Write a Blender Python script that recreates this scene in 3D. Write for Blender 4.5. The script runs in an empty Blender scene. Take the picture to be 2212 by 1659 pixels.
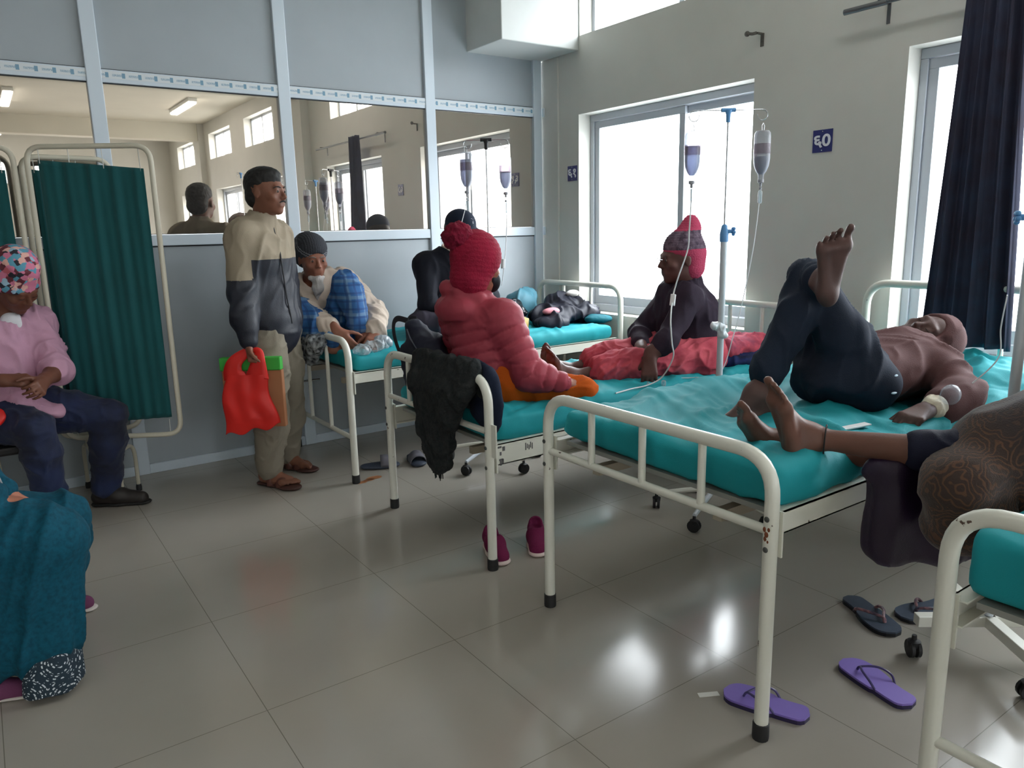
import bpy, math, random
import numpy as np
from mathutils import Vector, Matrix
C = bpy.context.scene
COL = C.collection
random.seed(7)
PI = math.pi
# ------------------------------------------------------------------ camera, world, light
YAW, PITCH, ROLL = 0.609858, 0.203701, -0.021654
CAM = Vector((-3.526, -4.594, 1.330))
fw = Vector((math.sin(YAW)*math.cos(PITCH), math.cos(YAW)*math.cos(PITCH), -math.sin(PITCH)))
rt = Vector((math.cos(YAW), -math.sin(YAW), 0)); up = rt.cross(fw)
r2 = rt*math.cos(ROLL)+up*math.sin(ROLL); u2 = up*math.cos(ROLL)-rt*math.sin(ROLL)
cd = bpy.data.cameras.new('camera'); cam = bpy.data.objects.new('camera', cd); COL.objects.link(cam)
cam.matrix_world = Matrix(((r2.x,u2.x,-fw.x,CAM.x),(r2.y,u2.y,-fw.y,CAM.y),(r2.z,u2.z,-fw.z,CAM.z),(0,0,0,1)))
cd.sensor_width = 36; cd.lens = 36*1628.29/2212; cd.clip_start = .05
C.camera = cam
C.view_settings.view_transform = 'Standard'; C.view_settings.look = 'None'
C.view_settings.gamma = 1; C.view_settings.use_curve_mapping = False
C.view_settings.exposure = 1.32
C.cycles.use_denoising = True
C.cycles.max_bounces = 7; C.cycles.diffuse_bounces = 4; C.cycles.glossy_bounces = 4
C.cycles.transparent_max_bounces = 12; C.cycles.transmission_bounces = 5
C.cycles.caustics_reflective = False; C.cycles.caustics_refractive = False
C.cycles.sample_clamp_indirect = 6.0
SKY = 7.5
w = bpy.data.worlds.new('daylight'); C.world = w; w.use_nodes = True
nt = w.node_tree; bg = nt.nodes['Background']
tc = nt.nodes.new('ShaderNodeTexCoord'); sp = nt.nodes.new('ShaderNodeSeparateXYZ'); cr = nt.nodes.new('ShaderNodeValToRGB')
nt.links.new(tc.outputs['Generated'], sp.inputs[0]); nt.links.new(sp.outputs['Z'], cr.inputs[0]); nt.links.new(cr.outputs[0], bg.inputs[0])
cr.color_ramp.elements[0].position = 0.0; cr.color_ramp.elements[0].color = (.40,.42,.44,1)
cr.color_ramp.elements[1].position = 0.12; cr.color_ramp.elements[1].color = (.92,.96,1,1)
bg.inputs[1].default_value = SKY
def portal(y0, y1, z0, z1):
    l = bpy.data.lights.new('window_daylight', 'AREA'); l.shape = 'RECTANGLE'; l.size = y1-y0; l.size_y = z1-z0
    l.cycles.is_portal = True
    o = bpy.data.objects.new('window_daylight', l); COL.objects.link(o)
    o.location = (.22, (y0+y1)/2, (z0+z1)/2)
    # area light looks along local -Z ; aim to -X, size along Y
    o.matrix_world = Matrix(((0,0,1,.22),(1,0,0,(y0+y1)/2),(0,1,0,(z0+z1)/2),(0,0,0,1)))
    return o
# ------------------------------------------------------------------ helpers
def V(*a): return Vector(a if len(a) > 1 else a[0])
def s2l(c):
    out = []
    for x in c:
        x /= 255.0; out.append(x/12.92 if x <= .04045 else ((x+.055)/1.055)**2.4)
    return tuple(out)+(1,)
MATS = {}
def mat(name, rgb, rough=.6, metal=0, noise=0, nscale=20, rgb2=None, bump=0, bscale=200, spec=.5, coat=0, sheen=0, trans=0, alpha=1, emit=0):
    if name in MATS: return MATS[name]
    m = bpy.data.materials.new(name); m.use_nodes = True; t = m.node_tree; b = t.nodes['Principled BSDF']
    col = s2l(rgb); b.inputs['Base Color'].default_value = col
    b.inputs['Roughness'].default_value = rough; b.inputs['Metallic'].default_value = metal
    b.inputs['Specular IOR Level'].default_value = spec
    if coat: b.inputs['Coat Weight'].default_value = coat; b.inputs['Coat Roughness'].default_value = .1
    if sheen: b.inputs['Sheen Weight'].default_value = sheen
    if trans: b.inputs['Transmission Weight'].default_value = trans; b.inputs['IOR'].default_value = 1.3
    if alpha < 1: b.inputs['Alpha'].default_value = alpha
    if emit: b.inputs['Emission Color'].default_value = col; b.inputs['Emission Strength'].default_value = emit
    tc = t.nodes.new('ShaderNodeTexCoord')
    if noise or rgb2:
        n = t.nodes.new('ShaderNodeTexNoise'); n.inputs['Scale'].default_value = nscale; n.inputs['Detail'].default_value = 5
        t.links.new(tc.outputs['Object'], n.inputs['Vector'])
        r = t.nodes.new('ShaderNodeValToRGB'); r.color_ramp.elements[0].position = .35; r.color_ramp.elements[1].position = .65
        c2 = s2l(rgb2) if rgb2 else tuple(x*(1-noise) for x in col[:3])+(1,)
        r.color_ramp.elements[0].color = c2; r.color_ramp.elements[1].color = col
        t.links.new(n.outputs['Fac'], r.inputs[0]); t.links.new(r.outputs[0], b.inputs['Base Color'])
    if bump:
        n = t.nodes.new('ShaderNodeTexNoise'); n.inputs['Scale'].default_value = bscale; n.inputs['Detail'].default_value = 3
        t.links.new(tc.outputs['Object'], n.inputs['Vector'])
        bp = t.nodes.new('ShaderNodeBump'); bp.inputs['Strength'].default_value = bump; bp.inputs['Distance'].default_value = .004
        t.links.new(n.outputs['Fac'], bp.inputs['Height']); t.links.new(bp.outputs[0], b.inputs['Normal'])
    MATS[name] = m; return m
def nodes_of(m): return m.node_tree, m.node_tree.nodes['Principled BSDF']
def meshobj(name, verts, faces, m, parent=None, smooth=False, midx=None):
    me = bpy.data.meshes.new(name)
    me.from_pydata([tuple(v) for v in verts], [], faces)
    ms = m if isinstance(m, (list, tuple)) else [m]
    for x in ms: me.materials.append(x)
    if midx is not None: me.polygons.foreach_set('material_index', np.asarray(midx, dtype=np.int32))
    if smooth: me.polygons.foreach_set('use_smooth', np.ones(len(faces), dtype=bool))
    me.update()
    o = bpy.data.objects.new(name, me); COL.objects.link(o)
    if parent: o.parent = parent; o.matrix_parent_inverse = parent.matrix_world.inverted()
    return o
class MB:
    """collects boxes, tubes and lathes into one mesh"""
    def __init__(s): s.v = []; s.f = []; s.mi = []; s.sm = []
    def add(s, v, f, mi=0):
        n = len(s.v); s.v += [tuple(x) for x in v]; s.f += [tuple(i+n for i in q) for q in f]; s.mi += [mi]*len(f); return s
    def box(s, x0, x1, y0, y1, z0, z1, mi=0, M=None):
        v = [(x,y,z) for x in (x0,x1) for y in (y0,y1) for z in (z0,z1)]
        if M is not None: v = [M @ Vector(q) for q in v]
        return s.add(v, [(0,1,3,2),(4,6,7,5),(0,4,5,1),(2,3,7,6),(0,2,6,4),(1,5,7,3)], mi)
    def tube(s, pts, r, n=12, mi=0, caps=True, flat=None):
        pts = [Vector(p) for p in pts]; N = len(pts)
        if not isinstance(r, (list, tuple)): r = [r]*N
        T = [(pts[min(i+1,N-1)]-pts[max(i-1,0)]).normalized() for i in range(N)]
        a = Vector((0,0,1)) if abs(T[0].z) < .9 else Vector((1,0,0))
        u = (a-T[0]*a.dot(T[0])).normalized(); v = []
        for i in range(N):
            u = (u-T[i]*u.dot(T[i]))
            u = u.normalized() if u.length > 1e-6 else T[i].orthogonal().normalized()
            w_ = T[i].cross(u)
            for k in range(n):
                t = 2*PI*k/n; v.append(pts[i]+(u*math.cos(t)+w_*math.sin(t)*(flat or 1))*r[i])
        f = [(i*n+k, i*n+(k+1)%n, (i+1)*n+(k+1)%n, (i+1)*n+k) for i in range(N-1) for k in range(n)]
        if caps: f += [tuple(range(n-1,-1,-1)), tuple((N-1)*n+k for k in range(n))]
        return s.add(v, f, mi)
    def lathe(s, prof, M=None, n=20, mi=0):
        v = []; 
        for (r, z) in prof:
            for k in range(n):
                q = Vector((r*math.cos(2*PI*k/n), r*math.sin(2*PI*k/n), z)); v.append(M @ q if M is not None else q)
        f = [(i*n+k, i*n+(k+1)%n, (i+1)*n+(k+1)%n, (i+1)*n+k) for i in range(len(prof)-1) for k in range(n)]
        f += [tuple(range(n-1,-1,-1)), tuple((len(prof)-1)*n+k for k in range(n))]
        return s.add(v, f, mi)
    def ball(s, c, r, n=12, mi=0, sc=(1,1,1)):
        prof = [(max(1e-4, math.sin(PI*i/n)), -math.cos(PI*i/n)) for i in range(n+1)]
        M = Matrix.Translation(c) @ Matrix.Diagonal((r*sc[0], r*sc[1], r*sc[2], 1))
        return s.lathe(prof, M, n+4, mi)
    def build(s, name, m, parent=None, smooth=True, bevel=0):
        o = meshobj(name, s.v, s.f, m, parent, smooth, s.mi)
        if smooth:
            try: o.data.set_sharp_from_angle(angle=math.radians(40))
            except Exception: pass
        if bevel:
            b = o.modifiers.new('bevel', 'BEVEL'); b.width = bevel; b.segments = 2; b.limit_method = 'ANGLE'
        return o
def tag(o, label=None, cat=None, group=None, kind=None):
    if label: o['label'] = label
    if cat: o['category'] = cat
    if group: o['group'] = group
    if kind: o['kind'] = kind
    return o
def thing(name, label, cat, loc=(0,0,0), group=None):
    o = bpy.data.objects.new(name, None); COL.objects.link(o); o.location = loc; o.empty_display_size = .05
    o.matrix_world = Matrix.Translation(loc)
    return tag(o, label, cat, group)
def arc(c, a, b, n=6):
    """quarter bend round corner point c from a to b (points on the two straight runs)"""
    a, b, c = Vector(a), Vector(b), Vector(c)
    return [((1-t)**2)*a+2*t*(1-t)*c+t*t*b for t in [i/n for i in range(n+1)]]
def bez(pts, n=10):
    """Catmull-Rom through the points"""
    P = [Vector(p) for p in pts]; P = [P[0]*2-P[1]]+P+[P[-1]*2-P[-2]]; out = []
    for i in range(1, len(P)-2):
        for k in range(n):
            t = k/n; p0,p1,p2,p3 = P[i-1],P[i],P[i+1],P[i+2]
            out.append(.5*((2*p1)+(p2-p0)*t+(2*p0-5*p1+4*p2-p3)*t*t+(3*p1-p0-3*p2+p3)*t**3))
    out.append(P[-2]); return out
# ------------------------------------------------------------------ value noise in numpy
def _hash(i, j, k, s):
    n = (i*374761393+j*668265263+k*2147483647+s*974634777).astype(np.int64) & 0x7fffffff
    n = ((n ^ (n >> 13))*1274126177) & 0x7fffffff
    return ((n ^ (n >> 16)) & 0xffff)/65535.0*2-1
def noise3(P, seed=0):
    P = np.asarray(P, float); I = np.floor(P).astype(np.int64); F = P-I; F = F*F*(3-2*F); r = 0
    for a in (0,1):
        for b in (0,1):
            for c in (0,1):
                w_ = (F[:,0] if a else 1-F[:,0])*(F[:,1] if b else 1-F[:,1])*(F[:,2] if c else 1-F[:,2])
                r = r+w_*_hash(I[:,0]+a, I[:,1]+b, I[:,2]+c, seed)
    return r
def folds(P, scale, seed=0, axis=None, stretch=3.0):
    """ridged cloth-like noise, stretched along axis"""
    Q = np.array(P, float)
    if axis is not None:
        a = np.array(axis, float); a /= np.linalg.norm(a); d = Q@a; Q = Q-np.outer(d*(1-1/stretch), a)
    w_ = noise3(Q*scale*.7+11, seed+5)[:,None]*.5
    n = noise3(Q*scale+w_*1.6, seed); n2 = noise3(Q*scale*2.2+w_*2, seed+1)
    return np.clip(1-np.abs(n)*2.2, 0, 1)**1.5*1.1+np.clip(1-np.abs(n2)*2.4, 0, 1)**1.5*.45
# ------------------------------------------------------------------ implicit solids -> smooth meshes
class S:
    def __init__(s): s.p = []
    def cone(s, a, b, ra, rb=None, k=.02, flat=None, cut=False):
        a = np.array(a, float); b = np.array(b, float); rb = ra if rb is None else rb
        f = None
        if flat is not None:
            n = np.array(flat[0], float); n /= np.linalg.norm(n); f = (n, flat[1])
        s.p.append(('c', a, b, ra, rb, k, f, cut)); return s
    def ell(s, c, r, R=None, k=.02, cut=False):
        R = np.eye(3) if R is None else np.array(R, float)
        s.p.append(('e', np.array(c, float), np.array(r, float), R, k, cut)); return s
    def box(s, c, h, R=None, rad=.01, k=.02, cut=False):
        R = np.eye(3) if R is None else np.array(R, float)
        s.p.append(('b', np.array(c, float), np.array(h, float), R, rad, k, cut)); return s
    def poly(s, pts, rs, k=.02, flat=None):
        for i in range(len(pts)-1): s.cone(pts[i], pts[i+1], rs[i], rs[i+1], k, flat)
        return s
    @staticmethod
    def bound(p):
        if p[0] == 'c':
            return (p[1]+p[2])/2, np.linalg.norm(p[2]-p[1])/2+max(p[3], p[4])
        if p[0] == 'e': return p[1], max(p[2])
        return p[1], np.linalg.norm(p[2])+p[4]
    @staticmethod
    def dist(p, P):
        if p[0] == 'c':
            _, a, b, ra, rb, k, f, cut = p; ab = b-a; L = float(ab@ab)+1e-12; q = P-a
            t = np.clip(q@ab/L, 0, 1); q = q-t[:,None]*ab; r = ra+t*(rb-ra)
            if f is not None:
                c = q@f[0]; q = q+np.outer(c*(1/f[1]-1), f[0])
                l = np.sqrt((q*q).sum(1)); return (l-r)*(.5+.5*f[1])
            return np.sqrt((q*q).sum(1))-r
        if p[0] == 'e':
            _, c, r, R, k, cut = p; q = (P-c)@R.T; k0 = np.sqrt(((q/r)**2).sum(1)); k1 = np.sqrt(((q/(r*r))**2).sum(1))+1e-9
            return k0*(k0-1)/k1
        _, c, h, R, rad, k, cut = p; q = np.abs((P-c)@R.T)-h
        return np.sqrt((np.maximum(q, 0)**2).sum(1))+np.minimum(q.max(1), 0)-rad
    def ev(s, P, cull=.06):
        d = np.full(len(P), 1.0)
        for p in s.p:
            k = p[-1] if p[0] == 'x' else {'c': p[5] if p[0]=='c' else 0, 'e': p[4], 'b': p[5] if p[0]=='b' else 0}[p[0]]
            cut = p[-1]; c, R = s.bound(p)
            q = P-c; m = np.nonzero((q*q).sum(1) < (R+cull+k)**2)[0]
            if len(m) == 0: continue
            di = s.dist(p, P[m]); dm = d[m]
            if cut:
                h = np.maximum(k-np.abs(dm+di), 0)/k; d[m] = np.maximum(dm, -di)+h*h*k/4
            else:
                h = np.maximum(k-np.abs(dm-di), 0)/k; d[m] = np.minimum(dm, di)-h*h*k/4
        return d
    def mesh(s, h=.008, smooth=2):
        lo = np.full(3, 1e9); hi = -lo
        for p in s.p:
            if p[-1] is True: continue
            c, R = s.bound(p); lo = np.minimum(lo, c-R); hi = np.maximum(hi, c+R)
        lo -= 3*h; hi += 3*h; B = 4
        n = np.ceil((hi-lo)/h/B).astype(int)+1
        g = np.stack(np.meshgrid(*[np.arange(k) for k in n], indexing='ij'), -1).reshape(-1,3)
        cen = lo+(g+.5)*h*B
        dc = s.ev(cen, .12)
        act = np.nonzero(np.abs(dc) < h*B*1.15)[0]
        D = np.repeat(np.repeat(np.repeat(np.where(dc<0,-1.,1.).reshape(n), B, 0), B, 1), B, 2).astype(np.float32)
        off = np.stack(np.meshgrid(*[np.arange(B)]*3, indexing='ij'), -1).reshape(-1,3)
        for c0 in range(0, len(act), 6000):
            ga = g[act[c0:c0+6000]]; idx = (ga[:,None,:]*B+off[None]).reshape(-1,3)
            D[idx[:,0], idx[:,1], idx[:,2]] = s.ev(lo+(idx+.5)*h)
        return nets(D, lo+.5*h, h, smooth)
def nets(D, lo, h, smooth=2):
    s_ = D < 0; c = np.zeros(tuple(k-1 for k in D.shape), np.int8)
    sl = [slice(0,-1), slice(1,None)]
    for a in (0,1):
        for b in (0,1):
            for e in (0,1): c += s_[sl[a], sl[b], sl[e]]
    I = np.argwhere((c > 0) & (c < 8)); vid = np.full(c.shape, -1, np.int64); vid[I[:,0],I[:,1],I[:,2]] = np.arange(len(I))
    acc = np.zeros((len(I),3)); cnt = np.zeros(len(I))
    cor = [(a,b,e) for a in (0,1) for b in (0,1) for e in (0,1)]
    dv = {q: D[I[:,0]+q[0], I[:,1]+q[1], I[:,2]+q[2]].astype(float) for q in cor}
    for q in cor:
        for ax in range(3):
            if q[ax] == 0:
                r = list(q); r[ax] = 1; r = tuple(r); d0, d1 = dv[q], dv[r]
                m = (d0 < 0) != (d1 < 0); t = np.where(m, d0/np.where(m, d0-d1, 1), 0)
                pt = np.tile(np.array(q, float), (len(I),1)); pt[:,ax] += t
                acc += pt*m[:,None]; cnt += m
    Vv = lo+(I+acc/cnt[:,None])*h; F = []
    for ax in range(3):
        a, b = [(1,2),(2,0),(0,1)][ax]
        s0 = [slice(None)]*3; s1 = [slice(None)]*3; s0[ax] = slice(0,-1); s1[ax] = slice(1,None)
        E = np.argwhere(s_[tuple(s0)] != s_[tuple(s1)])
        ok = (E[:,a] > 0) & (E[:,b] > 0) & (E[:,a] < D.shape[a]-1) & (E[:,b] < D.shape[b]-1); E = E[ok]
        def vi(da, db):
            q = E.copy(); q[:,a] -= da; q[:,b] -= db; return vid[q[:,0],q[:,1],q[:,2]]
        Q = np.stack([vi(1,1), vi(0,1), vi(0,0), vi(1,0)], 1)
        ins = s_[E[:,0],E[:,1],E[:,2]]; Q[~ins] = Q[~ins][:,::-1]; F.append(Q)
    F = np.concatenate(F); F = F[(F >= 0).all(1)]
    ed = np.concatenate([F[:,[0,1]],F[:,[1,2]],F[:,[2,3]],F[:,[3,0]]])
    for _ in range(smooth):
        sm = np.zeros_like(Vv); ct = np.bincount(ed.ravel(), minlength=len(Vv)).astype(float)
        for k in range(3):
            sm[:,k] = np.bincount(ed[:,0], Vv[ed[:,1],k], len(Vv))+np.bincount(ed[:,1], Vv[ed[:,0],k], len(Vv))
        Vv = Vv*.4+.6*sm/np.maximum(ct,1)[:,None]
    return Vv, F
def vnormals(Vv, F):
    a = Vv[F[:,2]]-Vv[F[:,0]]; b = Vv[F[:,3]]-Vv[F[:,1]]; n = np.cross(a, b); N = np.zeros_like(Vv)
    for k in range(4):
        for j in range(3): N[:,j] += np.bincount(F[:,k], n[:,j], len(Vv))
    return N/(np.linalg.norm(N, axis=1)[:,None]+1e-12)
def fastmesh(name, Vv, F, m, parent=None, zone=None):
    me = bpy.data.meshes.new(name); nv, nf = len(Vv), len(F)
    me.vertices.add(nv); me.vertices.foreach_set('co', Vv.astype(np.float32).ravel())
    me.loops.add(nf*4); me.loops.foreach_set('vertex_index', F.astype(np.int32).ravel())
    me.polygons.add(nf); me.polygons.foreach_set('loop_start', np.arange(0, nf*4, 4, dtype=np.int32))
    ms = m if isinstance(m, (list, tuple)) else [m]
    for x in ms: me.materials.append(x)
    me.update(calc_edges=True)
    me.polygons.foreach_set('use_smooth', np.ones(nf, dtype=bool))
    if zone is not None:
        Cn = Vv[F].mean(1); me.polygons.foreach_set('material_index', zone(Cn).astype(np.int32))
    me.update()
    o = bpy.data.objects.new(name, me); COL.objects.link(o)
    if parent: o.parent = parent; o.matrix_parent_inverse = parent.matrix_world.inverted()
    return o
def solid(name, sd, m, parent=None, h=.008, disp=None, zone=None, smooth=2):
    Vv, F = sd.mesh(h, smooth)
    if disp is not None:
        N = vnormals(Vv, F); Vv = Vv+N*disp(Vv)[:,None]
    return fastmesh(name, Vv, F, m, parent, zone)
# ------------------------------------------------------------------ materials of the room
M_CREAM = mat('cream_paint', (206,205,198), .55, noise=.05, nscale=3, bump=.12, bscale=90)
M_CEIL = mat('ceiling_paint', (214,210,196), .7, noise=.05, nscale=2)
M_PANEL = mat('blue_grey_board', (164,172,178), .42, noise=.05, nscale=4, bump=.05, bscale=300)
M_ALU = mat('painted_aluminium', (205,216,226), .33, spec=.6)
M_ALUD = mat('window_aluminium', (176,182,190), .4, spec=.6)
M_RUB = mat('dark_gasket', (38,42,48), .6)
M_STEEL = mat('steel', (190,192,196), .25, metal=1)
M_CONC = mat('cream_paint_beam', (205,208,206), .6, noise=.05, nscale=5)
def floor_mat():
    m = mat('vitrified_tile', (150,142,132), .14, spec=.55); t, b = nodes_of(m)
    tc = t.nodes.new('ShaderNodeTexCoord'); sx = t.nodes.new('ShaderNodeSeparateXYZ'); t.links.new(tc.outputs['Object'], sx.inputs[0])
    T = .62035; outs = []
    for ax, off in (('X', -3.0153), ('Y', -1.9910)):
        a = t.nodes.new('ShaderNodeMath'); a.operation = 'ADD'; a.inputs[1].default_value = -off+T*100
        t.links.new(sx.outputs[ax], a.inputs[0])
        f = t.nodes.new('ShaderNodeMath'); f.operation = 'PINGPONG'; f.inputs[1].default_value = T/2; t.links.new(a.outputs[0], f.inputs[0])
        l = t.nodes.new('ShaderNodeMath'); l.operation = 'LESS_THAN'; l.inputs[1].default_value = .0012; t.links.new(f.outputs[0], l.inputs[0]); outs.append(l)
    mx = t.nodes.new('ShaderNodeMath'); mx.operation = 'MAXIMUM'; t.links.new(outs[0].outputs[0], mx.inputs[0]); t.links.new(outs[1].outputs[0], mx.inputs[1])
    n = t.nodes.new('ShaderNodeTexNoise'); n.inputs['Scale'].default_value = 2.2; n.inputs['Detail'].default_value = 6; t.links.new(tc.outputs['Object'], n.inputs['Vector'])
    r = t.nodes.new('ShaderNodeValToRGB'); r.color_ramp.elements[0].color = s2l((158,151,142)); r.color_ramp.elements[1].color = s2l((171,165,157))
    t.links.new(n.outputs['Fac'], r.inputs[0])
    mi = t.nodes.new('ShaderNodeMix'); mi.data_type = 'RGBA'; t.links.new(mx.outputs[0], mi.inputs['Factor']); t.links.new(r.outputs[0], mi.inputs[6]); mi.inputs[7].default_value = s2l((118,112,104))
    t.links.new(mi.outputs[2], b.inputs['Base Color'])
    rr = t.nodes.new('ShaderNodeMapRange'); t.links.new(n.outputs['Fac'], rr.inputs[0]); rr.inputs[3].default_value = .10; rr.inputs[4].default_value = .2
    t.links.new(rr.outputs[0], b.inputs['Roughness'])
    return m
def mirror_glass():
    m = bpy.data.materials.new('tinted_reflective_glass'); m.use_nodes = True; t = m.node_tree; b = t.nodes['Principled BSDF']
    g = t.nodes.new('ShaderNodeBsdfGlossy'); g.inputs['Color'].default_value = (1.0,.90,.80,1); g.inputs['Roughness'].default_value = .012
    b.inputs['Base Color'].default_value = s2l((74,70,68)); b.inputs['Roughness'].default_value = .3
    mx = t.nodes.new('ShaderNodeMixShader'); mx.inputs[0].default_value = .80
    t.links.new(b.outputs[0], mx.inputs[1]); t.links.new(g.outputs[0], mx.inputs[2])
    t.links.new(mx.outputs[0], t.nodes['Material Output'].inputs[0]); return m
def clear_glass():
    m = bpy.data.materials.new('window_glass'); m.use_nodes = True; t = m.node_tree
    t.nodes.remove(t.nodes['Principled BSDF']); g = t.nodes.new('ShaderNodeBsdfGlossy'); g.inputs['Roughness'].default_value = .02
    tr = t.nodes.new('ShaderNodeBsdfTransparent'); tr.inputs[0].default_value = (.97,.98,.98,1); mx = t.nodes.new('ShaderNodeMixShader'); mx.inputs[0].default_value = .06
    t.links.new(tr.outputs[0], mx.inputs[1]); t.links.new(g.outputs[0], mx.inputs[2]); t.links.new(mx.outputs[0], t.nodes['Material Output'].inputs[0]); return m
M_MIR = mirror_glass(); M_WGL = clear_glass()
# ------------------------------------------------------------------ shell
XL, YF, ZC = -7.6, -12.4, 3.2
def struct(o): o['kind'] = 'structure'; return o
struct(MB().box(XL-.1,.25,YF-.1,.12,-.12,0).build('floor', floor_mat(), smooth=False))
struct(MB().box(XL-.1,.25,YF-.1,.12,ZC,ZC+.12).build('ceiling', M_CEIL, smooth=False))
struct(MB().box(XL-.15,XL,YF-.1,.1,0,ZC).build('wall_left', M_CREAM, smooth=False))
def holed(axis_lo, axis_hi, z0, z1, holes, mk):
    ys = sorted({axis_lo, axis_hi}|{h[0] for h in holes}|{h[1] for h in holes}); zs = sorted({z0, z1}|{h[2] for h in holes}|{h[3] for h in holes})
    for i in range(len(ys)-1):
        j = 0
        while j < len(zs)-1:
            ym = (ys[i]+ys[i+1])/2
            def hole(k): zm = (zs[k]+zs[k+1])/2; return any(h[0] < ym < h[1] and h[2] < zm < h[3] for h in holes)
            if hole(j): j += 1; continue
            k = j
            while k+1 < len(zs)-1 and not hole(k+1): k += 1
            mk(ys[i], ys[i+1], zs[j], zs[k+1]); j = k+1
WIN = [(-1.865,-.417,.735,2.085), (-4.15,-2.691,.735,2.085), (-6.75,-5.35,.735,2.085), (-9.1,-7.65,.735,2.085), (-11.7,-10.3,.735,2.085)]
UPW = [(-1.80,-.429,2.588,3.0), (-3.95,-2.72,2.588,3.0), (-7.25,-5.95,2.588,3.0), (-9.3,-8.0,2.588,3.0), (-11.7,-10.4,2.588,3.0)]
wb = MB(); holed(YF, .1, 0, ZC, WIN+UPW, lambda a,b,c,d: wb.box(0,.20,a,b,c,d))
for y in (-4.78, -9.75): wb.box(-.10,0,y-.16,y+.16,0,ZC)
wb.box(-.012,0,-.20,-.0,0,2.49)      # shallow return beside the partition
wr = struct(wb.build('wall_right', M_CREAM, smooth=False))
# far wall with a row of clerestory windows
FUP = [(-7.2,-6.0,2.3,2.75), (-5.6,-4.4,2.3,2.75), (-4.0,-2.8,2.3,2.75), (-2.4,-1.2,2.3,2.75)]
FLO = [(-5.6,-4.5,.9,1.9), (-2.4,-1.1,.9,1.9)]
wf = MB(); holed(XL, .2, 0, ZC, FUP+FLO, lambda a,b,c,d: wf.box(a,b,YF-.2,YF,c,d)); struct(wf.build('wall_front', M_CREAM, smooth=False))
for i, y in enumerate((-4.78, -9.75)):
    struct(MB().box(XL,0,y-.13,y+.13,ZC-.28,ZC).build('trim_%d'%(i+2), M_CEIL, smooth=False))
# ceiling-height duct box at the corner of the partition
struct(MB().box(-.632,0,-.42,0,2.497,ZC).build('trim_1', M_CONC, smooth=False, bevel=.006))
def window(n, y0, y1, z0, z1, sill=True, mull=None):
    root = struct(thing('window_%d'%n, None, None, (.1,(y0+y1)/2,z0))); del_ = None
    f = MB(); a, b = .105, .17; w_ = .035
    f.box(a,b,y0,y1,z1-w_-.01,z1); f.box(a,b,y0,y1,z0,z0+.05); f.box(a,b,y0,y0+w_,z0+.05,z1-w_-.01); f.box(a,b,y1-w_,y1,z0+.05,z1-w_-.01)
    f.build('window_frame', M_ALUD, root, False, .003)
    m = mull if mull is not None else (y0+y1)/2
    for k, (p, q, x) in enumerate(((y0+w_, m+.03, .143), (m-.03, y1-w_, .118))):
        s_ = MB(); zt, zb = z1-w_-.012, z0+.052; t = .045
        s_.box(x,x+.022,p,q,zt-t,zt); s_.box(x,x+.022,p,q,zb,zb+.06); s_.box(x,x+.022,p,p+t,zb+.06,zt-t); s_.box(x,x+.022,q-t,q,zb+.06,zt-t)
        sa = s_.build('sliding_sash', M_ALUD, root, False, .002)
        MB().box(x+.009,x+.012,p+t,q-t,zb+.06,zt-t).build('glass_pane', M_WGL, sa, False)
    portal(y0, y1, z0, z1)
    return root
k = 1
for q in WIN: window(k, *q, mull=(-1.245 if k == 1 else None)); k += 1
for q in UPW:
    r = struct(thing('window_%d'%k, None, None, (.1,(q[0]+q[1])/2,q[2]))); f = MB(); y0,y1,z0,z1 = q; m = (y0+y1)/2-.12
    for (p,s_) in ((y0,y0+.03),(y1-.03,y1),(m-.02,m+.02)): f.box(.11,.16,p,s_,z0,z1)
    f.box(.11,.16,y0,y1,z1-.03,z1); f.box(.11,.16,y0,y1,z0,z0+.02); f.build('window_frame', M_ALUD, r, False)
    MB().box(.134,.137,y0+.03,y1-.03,z0+.02,z1-.03).build('glass_pane', M_WGL, r, False); portal(*q); k += 1
for q in FUP+FLO:
    r = struct(thing('window_%d'%k, None, None, ((q[0]+q[1])/2,YF-.1,q[2]))); x0,x1,z0,z1 = q; f = MB(); m = (x0+x1)/2
    for (p,s_) in ((x0,x0+.04),(x1-.04,x1),(m-.025,m+.025)): f.box(p,s_,YF-.15,YF-.1,z0,z1)
    f.box(x0,x1,YF-.15,YF-.1,z1-.04,z1); f.box(x0,x1,YF-.15,YF-.1,z0,z0+.04); f.build('window_frame', M_ALUD, r, False)
    MB().box(x0+.04,x1-.04,YF-.127,YF-.124,z0+.04,z1-.04).build('glass_pane', M_WGL, r, False); k += 1
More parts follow.
